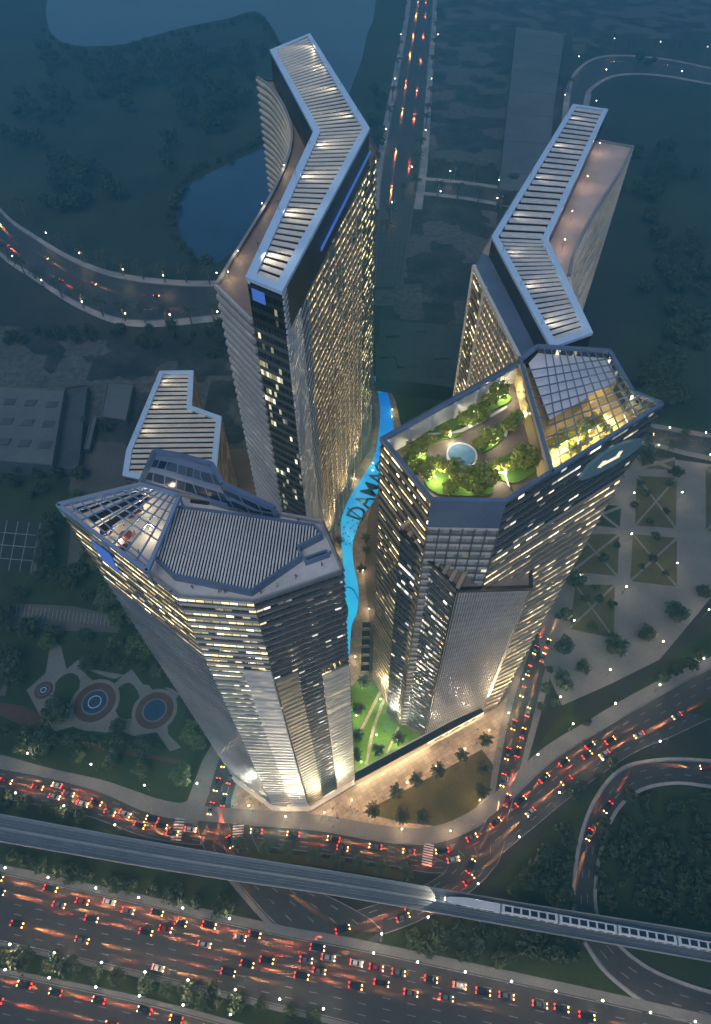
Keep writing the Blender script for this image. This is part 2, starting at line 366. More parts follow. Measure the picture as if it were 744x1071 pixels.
patch('scrub_land', [(402, -60), (426, -60), (414, 40), (398, 150), (392, 235), (340, 260), (340, 150), (385, 60)], M['scrub'], 0)
patch('building_site', [(455, -40), (600, -40), (590, 60), (586, 110), (560, 190), (445, 190), (448, 100)], M['sitedirt'], 0)
patch('building_site', [(412, 206), (520, 222), (520, 300), (490, 345), (476, 405), (393, 392), (392, 260)], M['sitedirt'], 0)
patch('building_site', [(-60, 330), (40, 345), (150, 362), (240, 362), (262, 430), (268, 505), (130, 500), (70, 500), (-60, 485)], M['sitedirt'], 0)
patch('building_site', [(590, -40), (800, -40), (800, 60), (700, 40), (640, 42), (600, 60)], M['sitedirt'], 0)
# near green land
patch('dark_lawn', [(-60, 500), (60, 500), (110, 600), (200, 770), (215, 800), (205, 846), (160, 842), (100, 812), (-60, 790)], M['lawn'])
patch('dark_lawn', [(-60, 838), (-60, 850), (372, 916), (372, 908), (200, 888), (150, 878), (80, 856), (0, 842)], M['lawn'])
patch('verge', [(-60, 882), (-60, 906), (0, 914), (120, 936), (262, 966), (225, 917), (0, 884)], M['lawn'])
patch('verge', [(372, 994), (400, 978), (440, 968), (520, 948), (620, 1000), (645, 1030), (680, 1056), (500, 1020)], M['lawn'])
patch('verge', [(508, 925), (560, 880), (600, 838), (650, 805), (690, 790), (744, 790), (800, 800), (800, 980), (744, 976), (620, 960)], M['lawn'])
patch('verge', [(655, 985), (800, 1004), (800, 1045), (744, 1036), (690, 1012)], M['lawn'])
patch('verge', [(-60, 975), (0, 988), (140, 1018), (345, 1070), (420, 1095), (300, 1095), (180, 1052), (0, 1014), (-60, 1002)], M['lawn'])
patch('dark_lawn', [(575, 640), (590, 745), (555, 790), (562, 800), (640, 752), (800, 665), (800, 610), (700, 690), (640, 740), (600, 750), (600, 640)], M['lawn'])

# podium paving around the towers
patch('podium_paving', [(130, 470), (280, 470), (410, 395), (470, 405), (600, 560), (556, 700), (520, 780), (430, 850), (330, 856), (285, 850), (240, 815), (150, 640), (80, 500)], M['pinkpaving'])
patch('courtyard_paving', [(82, 462), (130, 463), (155, 500), (150, 560), (100, 570), (72, 512)], M['darkpaving'])
patch('plaza', [(236, 800), (248, 818), (287, 850), (325, 850), (372, 822), (506, 748), (522, 738), (560, 690), (556, 720), (540, 790), (505, 862), (470, 882), (400, 876), (330, 864), (262, 858), (236, 842)], M['plaza'])
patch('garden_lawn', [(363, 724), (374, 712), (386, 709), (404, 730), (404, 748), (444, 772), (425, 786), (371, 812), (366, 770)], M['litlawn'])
for a in ([(397, 722), (389, 738), (380, 757), (372, 770), (374.5, 771), (383, 758), (392, 739), (400, 724)],
          [(402, 728), (395, 745), (389, 762), (385, 782), (382, 800), (384.5, 800), (388, 782), (392, 763), (398, 746), (404, 731)],
          [(416, 760), (410, 774), (404, 788), (406, 788), (412, 775), (418, 761)]):
    patch('garden_path', a, M['plaza'])
patch('dry_lawn', [(379, 850), (440, 818), (504, 784), (516, 800), (512, 828), (494, 850), (472, 866), (420, 860)], M['drylawn'])
patch('north_lawn', [(404, 398), (472, 406), (462, 424), (440, 440), (420, 448), (414, 420)], M['lawn'])
patch('pool_deck', [(384, 392), (404, 398), (414, 420), (420, 448), (405, 490), (385, 540), (381, 600), (388, 660), (386, 705), (372, 714), (360, 724), (355, 640), (350, 560), (364, 505), (388, 470), (394, 440)], M['plaza'])

# ---- left park
patch('park_path', [(54, 668), (64, 676), (70, 700), (82, 690), (96, 700), (130, 706), (138, 700), (150, 716), (180, 720), (188, 726), (175, 745), (176, 768), (190, 782), (178, 786), (164, 766), (140, 770), (126, 764), (100, 768), (76, 760), (58, 765), (44, 752), (28, 722), (48, 704)], M['paving'])
patch('brick_path', [(0, 735), (25, 738), (48, 752), (60, 770), (190, 795), (190, 800), (60, 776), (0, 748)], M['redpaving'])
for pts in ([(88, 700), (118, 710), (128, 706), (118, 716), (98, 712)], [(58, 715), (72, 704), (84, 712), (76, 745), (62, 748), (56, 735)], [(122, 722), (136, 714), (146, 728), (143, 748), (128, 752), (120, 740)],
            [(152, 708), (176, 722), (172, 734), (160, 722)], [(182, 735), (194, 738), (190, 775), (178, 765), (181, 750)], [(84, 765), (108, 766), (112, 772), (90, 771)], [(140, 774), (164, 770), (176, 790), (150, 782)]):
    patch('park_lawn', pts, M['lawn'], 3)
def disc(name, c, r, z, mat, n=40, kind='structure', asp=1.0):
    p = P(*c); mb = MB(); mb.poly([(p.x+r*math.cos(2*math.pi*i/n), p.y+r*asp*math.sin(2*math.pi*i/n), z) for i in range(n)]); o = mb.build(name, mat)
    if kind: o['kind'] = kind
    return o
patch('car_park', [(10, 631), (76, 634), (128, 645), (124, 662), (70, 660), (4, 655)], M['darkpaving'])
for i in range(26):
    x = 14+i*4.2; y = 632+i*0.5
    patch('parking_line', [(x, y), (x+0.7, y), (x-1.2, y+11), (x-1.9, y+11)], M['dimline'], kind='structure')
patch('side_lane', [(72, 515), (88, 580), (70, 600), (74, 560)], M['darkpaving'])
patch('service_path', [(44, 545), (53, 546), (38, 600), (33, 598)], M['darkpaving'])
patch('court_floor', [(6, 543), (42, 548), (34, 598), (-30, 594), (-30, 545)], M['tennis'])
for i in range(5):
    a, b_ = (-4+i*11.5, 543+i*1.2), (-14+i*11.5, 595+i*1.0)
    patch('court_line', [a, (a[0]+.7, a[1]), (b_[0]+.7, b_[1]), b_], M['dimline'])
for y in (556, 569, 583):
    patch('court_line', [(-20, y-1), (41, y+4), (41, y+4.7), (-20, y-.3)], M['dimline'])
patch('court_floor', [(-20, 690), (14, 690), (6, 728), (-20, 728)], M['darkpaving'])
patch('court_floor', [(-20, 697), (8, 697), (2, 722), (-20, 722)], M['tennis'])

# ---- right park: wide paths with lawn triangles
patch('park_path', [(560, 640), (590, 590), (640, 510), (668, 476), (744, 486), (800, 492), (800, 602), (744, 625), (690, 690), (640, 715), (588, 738), (566, 690)], M['paving'])
for q in ([(666, 498), (708, 500), (707, 553), (664, 550)], [(662, 559), (708, 563), (708, 614), (659, 608)], [(614, 526), (650, 530), (648, 553), (606, 548)],
          [(606, 559), (648, 559), (646, 603), (598, 598)], [(602, 612), (643, 612), (642, 668), (596, 658)], [(738, 488), (800, 492), (800, 560), (738, 556)], [(672, 478), (706, 480), (706, 492), (670, 490)]):
    patch('park_lawn', q, M['drylawn'] if RNG.random() < .6 else M['lawn'])
    for a, b_ in ((q[0], q[2]), (q[1], q[3])):
        patch('park_path', [(a[0], a[1]-1.6), (b_[0], b_[1]-1.6), (b_[0], b_[1]+1.6), (a[0], a[1]+1.6)] if abs(a[0]-b_[0]) > 0 else [a, b_], M['paving'])

# ------------------------------------------------------------------ roads
ROADS = {}
class Road:
    def __init__(s, name, L, R, lanes=0, pavL=0, pavR=0, dashed=True, mat='asphalt', pr=(0, 1), z=0.0, pmat='paving', edge=True):
        s.i = len(ROADS); ROADS[name] = s; s.name = name
        s.z = z if z else 0.14+0.006*s.i
        s.L = catmull(px(L), 10); s.R = catmull(px(R), 10); n = len(s.L)
        s.C = [(a+b_)/2 for a, b_ in zip(s.L, s.R)]
        s.acc = [0]
        for i in range(1, n): s.acc.append(s.acc[-1]+(s.C[i]-s.C[i-1]).length)
        s.len = s.acc[-1]
        mb = MB()
        for i in range(n-1):
            q = [s.L[i], s.R[i], s.R[i+1], s.L[i+1]]
            nrm = (q[1]-q[0]).cross(q[2]-q[0])
            if nrm.z < 0: q = q[::-1]
            mb.face([(p.x, p.y, s.z) for p in q])
        structure(mb.build(name, M[mat]))
        for side, w in ((s.L, pavL), (s.R, pavR)):
            if not w: continue
            mb = MB(); i0, i1 = int(pr[0]*(n-1)), int(pr[1]*(n-1))
            other = s.R if side is s.L else s.L
            out = []
            for i in range(n):
                d = (side[i]-other[i]).normalized(); out.append((side[i], side[i]+d*w))
            for i in range(i0, i1):
                zt = s.z+0.13
                a, b_ = out[i]; c, e = out[i+1]
                q = [a, b_, e, c]
                if (q[1]-q[0]).cross(q[2]-q[0]).z < 0: q = q[::-1]
                mb.face([(p.x, p.y, zt) for p in q])
                mb.face([(a.x, a.y, 0), (c.x, c.y, 0), (c.x, c.y, zt), (a.x, a.y, zt)]); mb.face([(b_.x, b_.y, 0), (e.x, e.y, 0), (e.x, e.y, zt), (b_.x, b_.y, zt)])
            structure(mb.build('pavement', M[pmat]))
        if lanes:
            mb = MB()
            for l in range(0 if edge else 1, lanes+1 if edge else lanes):
                solid = l in (0, lanes)
                t = l/lanes
                t = min(max(t, 0.02), 0.98)
                dd = 0
                while dd < s.len-3:
                    ln = 6.0 if solid else 3.0
                    a, ta = s.at(dd, t); b_, tb = s.at(dd+ln, t)
                    na = Vector((-ta.y, ta.x, 0))*0.11; nb = Vector((-tb.y, tb.x, 0))*0.11
                    zz = s.z+0.004
                    mb.face([(a-na).to_tuple()[:2]+(zz,), (b_-nb).to_tuple()[:2]+(zz,), (b_+nb).to_tuple()[:2]+(zz,), (a+na).to_tuple()[:2]+(zz,)])
                    dd += 6.0 if solid else 9.0
            structure(mb.build('lane_marking', M['dimline']))
    def at(s, d, t):
        d = min(max(d, 0), s.len-1e-4)
        i = int(np.searchsorted(s.acc, d, side='right'))-1; i = min(max(i, 0), len(s.C)-2)
        f = (d-s.acc[i])/max(1e-6, s.acc[i+1]-s.acc[i])
        a = s.L[i].lerp(s.R[i], t); b_ = s.L[i+1].lerp(s.R[i+1], t)
        p = a.lerp(b_, f); return Vector((p.x, p.y, s.z)), (b_-a).normalized()
    def near(s, u, v):
        q = P(u, v); best = min(range(len(s.C)), key=lambda i: (s.C[i]-q).length); return s.acc[best]
Road('curved_road', [(-200, 20), (-50, 155), (0, 221), (35, 249), (85, 278), (140, 294), (224, 299.6), (300, 290), (360, 262), (396, 225)], [(-240, 90), (-50, 215), (0, 263), (35, 287), (85, 318), (140, 335), (224, 330), (310, 318), (380, 285), (425, 240)], 6, 9, 9, pmat='palewalk', pr=(0, .8))
Road('tree_lined_road', [(432, -60), (430, 0), (417, 80), (401, 170), (396, 225), (392, 300)], [(452, -60), (453, 0), (447, 80), (440, 170), (432, 225), (420, 300)], 6, 8, 8, pmat='palewalk', pr=(0, .78))
Road('cross_road', [(438, 188), (480, 192), (540, 200), (600, 208)], [(434, 200), (480, 205), (530, 213), (600, 222)], 2, 7, 7, pmat='palewalk')
Road('far_corner_road', [(592, 160), (596, 105), (604, 76), (632, 60), (690, 62), (760, 76)], [(608, 160), (611, 105), (620, 90), (645, 78), (690, 78), (760, 90)], 3, 8, 8, pmat='palewalk')
Road('park_side_road', [(620, 440), (680, 447), (744, 458), (1000, 500)], [(612, 455), (676, 462), (744, 478), (1000, 528)], 3, 4, 4)
Road('city_street', [(-300, 745), (-60, 792), (0, 803), (60, 815), (110, 830), (160, 851), (205, 858), (250, 862), (330, 868), (400, 880), (450, 882), (492, 868), (530, 840), (575, 797), (630, 762), (690, 727), (760, 690), (1000, 575)],
     [(-300, 778), (-60, 825), (0, 835), (80, 851), (115, 862), (153, 876), (205, 884), (250, 884), (330, 892), (400, 904), (460, 914), (510, 903), (550, 873), (600, 832), (660, 790), (710, 768), (760, 745), (1000, 640)], 5, 6, 0)
Road('tower_side_street', [(236, 770), (231, 785), (222, 815), (214, 842), (205, 862)], [(262, 785), (256, 800), (246, 825), (242, 845), (246, 866)], 4, 5, 0)
Road('avenue', [(570, 640), (550, 690), (532, 750), (522, 800), (512, 850), (495, 880)], [(592, 640), (574, 690), (560, 745), (548, 790), (541, 822), (530, 860)], 3, 3, 3, pr=(0, .85))
Road('slip_road', [(445, 895), (470, 905), (445, 925), (395, 945), (340, 962), (300, 975)], [(530, 880), (520, 905), (490, 935), (440, 963), (395, 980), (360, 992)], 5, 0, 0)
Road('underpass_road', [(205, 862), (214, 890), (240, 915), (262, 940), (285, 965), (310, 985)], [(262, 862), (275, 895), (320, 925), (370, 950), (400, 970), (400, 985)], 5, 3, 0, pr=(.3, .9))
Road('loop_ramp', [(965, 960), (930, 880), (870, 828), (800, 804), (744, 797), (690, 796), (650, 806), (622, 840), (606, 890), (602, 955), (622, 1000), (650, 1030), (690, 1056), (744, 1072)],
     [(930, 965), (898, 900), (850, 854), (800, 832), (744, 822), (705, 818), (668, 826), (642, 850), (626, 895), (622, 950), (642, 985), (675, 1012), (715, 1030), (760, 1044)], 3, 1.2, 1.2, pmat='concrete')
ROADS_MAIN = Road('highway', [(-300, 845), (-60, 897), (0, 912), (140, 943), (290, 977), (372, 992), (560, 1032), (744, 1073), (1000, 1132)], [(-300, 920), (-60, 972), (0, 985), (140, 1016), (290, 1052), (372, 1072), (560, 1122), (744, 1180), (1000, 1260)], 7, 3, 1.5)
Road('highway', [(-300, 952), (-60, 1004), (0, 1017), (140, 1046), (250, 1075), (372, 1110)], [(-300, 1040), (-60, 1090), (0, 1105), (140, 1140), (250, 1175), (372, 1215)], 6, 1.5, 0)
# zebra crossings
def zebra(name, a, b_, n, w, l):
    a, b_ = P(*a), P(*b_); d = (b_-a); mb = MB(); ang = math.atan2(d.y, d.x)
    for i in range(n):
        c = a+d*((i+.5)/n); mb.box((c.x, c.y, 0.262), d.length/n*0.5, l, 0.006, ang)
    structure(mb.build(name, M['linepaint']))
zebra('crosswalk', (250, 857), (249, 882), 9, .5, 4.5)
zebra('crosswalk', (449, 882), (446, 906), 9, .5, 4.0)
zebra('crosswalk', (189, 855), (184, 880), 8, .5, 4.0)
zebra('crosswalk', (524, 815), (543, 822), 7, .5, 4.0)
# curved kerbed strips by the street
patch('paved_corner', [(165, 846), (205, 846), (222, 812), (236, 772), (228, 768), (212, 795), (196, 838)], M['paving'], z=0.13)
patch('traffic_island', [(255, 890), (330, 896), (425, 913), (430, 922), (330, 906), (252, 896)], M['drylawn'], z=0.32)
patch('traffic_island', [(714, 744), (744, 729), (800, 705), (800, 745), (744, 752)], M['lawn'], z=0.32)
patch('traffic_island', [(346, 981), (372, 974), (396, 975), (380, 988)], M['lawn'], z=0.32)
M['bluesteel2'] = noisy('blue_steel_edge', (0.16, 0.24, 0.38), (0.22, 0.31, 0.46), 0.1, 0.4)
# ------------------------------------------------------------------ towers
def lerp(a, b_, t): return a+(b_-a)*t
def patchpt(q, u, v):
    b0, b1, t0, t1 = q
    return lerp(lerp(b0, b1, u), lerp(t0, t1, u), v)
def facade(root, q, nf, mat, band=None, u=(0, 1), v=(0, 1), depth=0.7, bh=0.22, gname='glass_facade', bname='floor_bands', fins=0, finmat=None, per=1, push=0.0, seg=1):
    """q = bottom left, bottom right, top left, top right, as seen from outside; u/v pick a sub-rectangle"""
    q = tuple(Vector(p) for p in q)
    nrm = (q[1]-q[0]).cross(q[2]-q[0]).normalized()
    wid = ((q[1]-q[0]).length+(q[3]-q[2]).length)/2
    mb = MB(); off = nrm*push
    N_ = max(1, int(abs(v[1]-v[0])*12))
    for i in range(N_):
        a, b_ = lerp(v[0], v[1], i/N_), lerp(v[0], v[1], (i+1)/N_)
        mb.face([patchpt(q, u[0], a)+off, patchpt(q, u[1], a)+off, patchpt(q, u[1], b_)+off, patchpt(q, u[0], b_)+off], 0,
                [(u[0]*wid, a*nf), (u[1]*wid, a*nf), (u[1]*wid, b_*nf), (u[0]*wid, b_*nf)])
    mb.build(gname, mat, root)
    if band:
        mb = MB()
        k0, k1 = math.ceil(v[0]*nf*per), math.floor(v[1]*nf*per)
        for k in range(k0, k1+1):
            c = k/(nf*per); h = bh/nf
            v0, v1 = c-h/2, c+h/2
            for s_ in range(seg):
                ua, ub = lerp(u[0], u[1], s_/seg), lerp(u[0], u[1], (s_+1)/seg)
                lo = [patchpt(q, ua, v0)+off, patchpt(q, ub, v0)+off]; hi = [patchpt(q, ua, v1)+off, patchpt(q, ub, v1)+off]
                d = nrm*depth
                A, B, C_, D_ = lo[0], lo[1], hi[1], hi[0]
                mb.face([A+d, B+d, C_+d, D_+d]); mb.face([D_+d, C_+d, C_, D_]); mb.face([A, B, B+d, A+d]); mb.face([A, A+d, D_+d, D_]); mb.face([B+d, B, C_, C_+d])
        mb.build(bname, band, root)
    if fins:
        mb = MB()
        for k in range(fins+1):
            c = lerp(u[0], u[1], k/fins)
            a, b_ = patchpt(q, c, v[0])+off+nrm*0.25, patchpt(q, c, v[1])+off+nrm*0.25
            mb.beam(a, b_, 0.35, 0.5, up=nrm)
        mb.build('vertical_fins', finmat or band, root)
def wall_quad(root, name, q, mat):
    mb = MB(); mb.face([q[0], q[1], q[3], q[2]]); return mb.build(name, mat, root)
def vq(a, b_, z0, z1):
    return (Vector((a[0], a[1], z0)), Vector((b_[0], b_[1], z0)), Vector((a[0], a[1], z1)), Vector((b_[0], b_[1], z1)))
def slat_roof(root, left, right, counts, z, mat, width=0.62, th=0.25, margin=0.9):
    """bars laid across between two guide lines"""
    mb = MB()
    for (l0, l1), (r0, r1), n in zip(zip(left, left[1:]), zip(right, right[1:]), counts):
        for i in range(n):
            t = (i+.5)/n
            a, b_ = lerp(l0, l1, t), lerp(r0, r1, t)
            step = (lerp(l0, l1, (i+1)/n)-lerp(l0, l1, i/n)).length
            d = (b_-a).normalized()
            mb.beam(a+d*margin, b_-d*margin, step*width, th)
    return mb.build('roof_slats', mat, root)

# ---- tall chevron tower (left, behind)
ZA, ZA2 = 170.0, 185.0
FL = 46
A = thing('chevron_tower', 'tallest tower, with an arrow shaped louvred roof framed in pale blue', 'skyscraper', XY(320, 200, ZA, 0))
cr = [P(257.7, 289, ZA2), P(294.6, 304, ZA2), P(386.3, 133.8, ZA2), P(324.2, 34.8, ZA2), P(282.8, 51.9, ZA2), P(328.6, 136.8, ZA2)]
cg = [Vector((p.x, p.y, 0)) for p in cr]
a0 = XY(227.3, 299, ZA, 0)
r1, r2, r3 = XY(320, 286, ZA, 0), XY(377.4, 185.6, ZA, 0), XY(393.7, 157, ZA, 0)
outb = [cg[3]+Vector((3, 2, 0)), cg[4]+Vector((-1.5, 3, 0))]
S = catmull([XY(u, v, ZA, 0) for u, v in [(269.5, 82), (283, 92), (297, 112), (305.5, 138), (302, 165), (285.7, 203), (253.2, 257), (227.3, 299)]], 3)
# front
facade(A, vq(a0, cg[0], 0, ZA), FL, M['f_dark'], M['band'], depth=1.0, bh=0.42, gname='balcony_facade', bname='balcony_slabs')
facade(A, vq(cg[0], cg[1], 0, ZA2), 50, M['f_dark'], None, gname='dark_glass_facade')
mid = lerp(cg[1], r1, 0.62)
facade(A, vq(cg[1], mid, 0, ZA2-2), FL*2, M['f_silver'], M['white'], depth=0.5, bh=0.5, gname='corner_facade', bname='corner_louvres')
facade(A, vq(mid, r1, 0, ZA), FL, M['f_plain'], M['band'], depth=0.3, bh=0.3, gname='recess_facade')
facade(A, vq(r1, r2, 0, ZA), FL, M['f_amber'], M['bandwarm'], depth=0.4, bh=0.30, fins=9, finmat=M['band'], gname='street_facade', bname='balcony_slabs')
facade(A, vq(r2, r3, 0, ZA-3), FL, M['f_bronze'], M['bandwarm'], depth=0.35, bh=0.26, gname='bronze_facade')
facade(A, vq(r3, outb[0], 0, ZA), FL, M['f_plain'], M['banddark'], gname='rear_facade')
facade(A, vq(outb[0], outb[1], 0, ZA), FL, M['f_plain'], M['banddark'], gname='rear_facade')
facade(A, vq(outb[1], S[0], 0, ZA), FL, M['f_plain'], M['banddark'], gname='rear_facade')
# curved wing: one part
mbg, mbb = MB(), MB()
for i in range(len(S)-1):
    q = vq(S[i], S[i+1], 0, ZA); n = (q[1]-q[0]).cross(q[2]-q[0]).normalized(); w = (q[1]-q[0]).length
    mbg.face([q[0], q[1], q[3], q[2]], 0, [(i*w, 0), (i*w+w, 0), (i*w+w, FL), (i*w, FL)])
    for k in range(1, FL+1):
        z = ZA*k/FL
        A_, B_ = S[i], S[i+1]
        lo = [A_+n*0, B_+n*0, B_+n*1.1, A_+n*1.1]
        mbb.hexa([(p.x, p.y, z-1.2) for p in lo], [(p.x, p.y, z) for p in lo])
mbg.build('curved_facade', M['f_amber'], A); mbb.build('curved_balcony_slabs', M['slat'], A)
body = [a0, cg[0], cg[1], r1, r2, r3]+outb+S[:-1]
mb = MB(); mb.poly([(p.x, p.y, ZA-0.3) for p in body]); mb.build('terrace_deck', M['terrace'], A)
mb = MB()
pp = [(p.x, p.y) for p in S]+[]
for i in range(len(S)-1): mb.beam(S[i]+Vector((0, 0, ZA+.3)), S[i+1]+Vector((0, 0, ZA+.3)), 1.1, 1.6)
mb.build('curved_parapet', M['concrete'], A)
mb = MB()
for a, b_ in ((r1, r2),): mb.beam(lerp(a, b_, 0)+Vector((0, 0, ZA+.6)), b_+Vector((0, 0, ZA+.6)), 1.2, 2.0)
mb.build('street_parapet', M['band'], A)
mb = MB(); e1 = (r2-r1).normalized(); nn = Vector((e1.y, -e1.x, 0))
ca, cb = lerp(cg[1], cg[2], .33), cg[2]
mb.beam(lerp(ca, cb, 0)+nn*0.6+Vector((0, 0, ZA+6)), cb+nn*0.6+Vector((0, 0, ZA+6)), 0.4, 1.2)
mb.build('glowing_blue_ledge', M['glowblue'], A)  # blue roof ledge given a glow of its own
# crown
def crown(root, cr, z0, z2, ins, slat, guides, counts, wallmat, floormat):
    n = len(cr)
    mb = MB()
    for i in range(n):
        a, b_ = cr[i], cr[(i+1) % n]
        mb.face([(a.x, a.y, z0), (b_.x, b_.y, z0), (b_.x, b_.y, z2-1.2), (a.x, a.y, z2-1.2)])
    mb.build('crown_wall', wallmat, root)
    mb = MB(); inn = ring(mb, [(p.x, p.y) for p in offset_poly(cr, -0.25)], ins, z2-1.2, z2); mb.build('roof_frame', M['skymetal'], root)
    mb = MB(); mb.poly([(p.x, p.y, z2-1.6) for p in offset_poly(cr, ins*.7)]); mb.build('roof_floor', floormat, root)
    I = [Vector((p.x, p.y, z2-0.7)) for p in offset_poly(cr, ins-.25)]
    return slat_roof(root, [I[g] for g in guides[0]], [I[g] for g in guides[1]], counts, z2-0.7, slat, margin=0.0)
crown(A, cr, ZA-.3, ZA2, 2.9, M['slat'], ((0, 5, 4), (1, 2, 3)), (30, 30), M['black'], M['black'])
# lit plant room window on the dark front
d = (cg[1]-cg[0]).normalized(); nn = Vector((d.y, -d.x, 0))
q0 = lerp(cg[0], cg[1], .12)+nn*.25; q1 = lerp(cg[0], cg[1], .5)+nn*.25
mb = MB(); mb.face([(q0.x, q0.y, ZA2-7), (q1.x, q1.y, ZA2-7), (q1.x, q1.y, ZA2-3), (q0.x, q0.y, ZA2-3)]); mb.build('blue_lit_window', M['glowblue'], A)

# ---- mirrored chevron tower (right, behind)
ZE, ZE2 = 140.0, 149.0
E_ = thing('boomerang_tower', 'rear right tower with a bent louvred roof turned the other way', 'skyscraper', XY(570, 230, ZE, 0))
ce = [P(515, 247, ZE2), P(577, 362.6, ZE2), P(619.7, 347.4, ZE2), P(573, 250, ZE2), P(636, 114, ZE2), P(599.7, 108.7, ZE2)]
eg = [Vector((p.x, p.y, 0)) for p in ce]
fp = [XY(u, v, ZE, 0) for u, v in [(504, 264), (496, 280), (507, 303), (543, 374), (584, 374), (604, 345), (600, 318)]]
cv = catmull([XY(u, v, ZE, 0) for u, v in [(595, 290), (600, 266), (611.6, 241.6), (628, 212.6), (648, 182), (661.6, 154.5)]], 3)
back = [XY(627.7, 148, ZE, 0), eg[5]+Vector((4, 4, 0)), eg[5]+Vector((-2, 3, 0))]
loop = fp+cv+back
for i, (mt, bd) in enumerate([(M['f_plain'], M['banddark']), (M['f_bronze'], M['bandwarm']), (M['f_amber'], M['bandwarm']), (M['f_plain'], M['banddark']), (M['f_plain'], M['banddark'])]):
    facade(E_, vq(loop[i], loop[i+1], 0, ZE), 38, mt, bd, depth=0.4, bh=0.26, gname=('rear_facade', 'side_facade', 'street_facade', 'hidden_facade', 'hidden_facade')[i], fins=14 if i == 2 else 0, finmat=M['band'])
mb = MB()
for c in (loop[1], loop[2]): mb.tube((c.x, c.y, 0), (c.x, c.y, ZE+1), 1.1, 1.1, 6)
mb.beam(loop[1]+Vector((0, 0, ZE)), loop[2]+Vector((0, 0, ZE)), 1.4, 1.6); mb.beam(loop[2]+Vector((0, 0, ZE)), loop[3]+Vector((0, 0, ZE)), 1.4, 1.6)
mb.build('corner_fin', M['white'], E_)
for i in range(5, len(loop)):
    a, b_ = loop[i], loop[(i+1) % len(loop)]
    if i < len(fp)-1+0 or i >= len(fp)+len(cv)-1:
        facade(E_, vq(a, b_, 0, ZE), 45, M['f_plain'], M['banddark'], gname='rear_facade')
mbg, mbb = MB(), MB(); w = 0
seg_ = [fp[-1]]+cv
for i in range(len(seg_)-1):
    a, b_ = seg_[i], seg_[i+1]; l = (b_-a).length; n = Vector(((b_-a).y, -(b_-a).x, 0)).normalized()
    mbg.face([(a.x, a.y, 0), (b_.x, b_.y, 0), (b_.x, b_.y, ZE), (a.x, a.y, ZE)], 0, [(w, 0), (w+l, 0), (w+l, 45), (w, 45)]); w += l
    for k in range(1, 46):
        z = ZE*k/45; lo = [a, b_, b_+n*.9, a+n*.9]
        mbb.hexa([(p.x, p.y, z-1.0) for p in lo], [(p.x, p.y, z) for p in lo])
mbg.build('curved_facade', M['f_silver'], E_); mbb.build('curved_balcony_slabs', M['slat'], E_)
mb = MB()
for i in range(len(cv)-1): mb.beam(cv[i]+Vector((0, 0, ZE+.4)), cv[i+1]+Vector((0, 0, ZE+.4)), 1.3, 2.0)
mb.beam(cv[-1]+Vector((0, 0, ZE+.4)), back[0]+Vector((0, 0, ZE+.4)), .8, 1.2)
mb.build('curved_parapet', M['viaduct'], E_)
mb = MB(); mb.poly([(p.x, p.y, ZE-.2) for p in loop]); mb.build('terrace_deck', M['pinkdeck'], E_)
mb = MB(); mb.poly([(p.x, p.y, ZE) for p in [loop[0], loop[1], loop[2], loop[3], eg[1], eg[0]]]); mb.build('side_roof', M['bluesteel'], E_)
crown(E_, ce, ZE-.2, ZE2, 2.8, M['slatgrey'], ((0, 0, 5), (1, 3, 4)) if False else ((1, 0, 5), (2, 3, 4)), (22, 24), M['black'], M['black'])

# ---- small tower far left
ZS = 55.6
S_ = thing('notched_tower', 'short tower with a notched louvred roof in a pale blue frame', 'tower block', XY(180, 450, ZS, 0))
cs = [P(132.6, 471, ZS), P(128.7, 496.5, ZS), P(172, 506, ZS), P(226, 492, ZS), P(231.3, 435.5, ZS), P(200.4, 424.6, ZS), P(202, 387.5, ZS), P(167.3, 388, ZS)]
sg = [Vector((p.x, p.y, 0)) for p in cs]
names = ['west_facade', 'front_facade', 'front_facade', 'side_facade', 'notch_facade', 'notch_facade', 'rear_facade', 'west_facade']
for i in range(8):
    facade(S_, vq(sg[i], sg[(i+1) % 8], 0, ZS-1.2), 15, M['f_bronze'] if i in (3, 5) else M['f_plain'], M['bandwarm'] if i in (3, 5) else M['banddark'], depth=.5, bh=.3, gname='facade')
mb = MB(); inn = ring(mb, [(p.x, p.y) for p in offset_poly(cs, -.3)], 3.0, ZS-1.2, ZS); mb.build('roof_frame', M['skymetal'], S_)
mb = MB(); mb.poly([(p.x, p.y, ZS-1.5) for p in offset_poly(cs, 2)]); mb.build('roof_floor', M['black'], S_)
I = [Vector((p.x, p.y, ZS-.7)) for p in offset_poly(cs, 2.7)]
mb = MB()
Y0, Y1 = min(p.y for p in I), max(p.y for p in I)
nS = 22
for i in range(nS):
    y = lerp(Y0, Y1, (i+.5)/nS); xs = []
    for j in range(8):
        a, b_ = I[j], I[(j+1) % 8]
        if (a.y-y)*(b_.y-y) < 0: xs.append(a.x+(b_.x-a.x)*(y-a.y)/(b_.y-a.y))
    if len(xs) >= 2: mb.beam((min(xs), y, ZS-.7), (max(xs), y, ZS-.7), (Y1-Y0)/nS*.62, .25)
mb.build('roof_slats', M['slat'], S_)

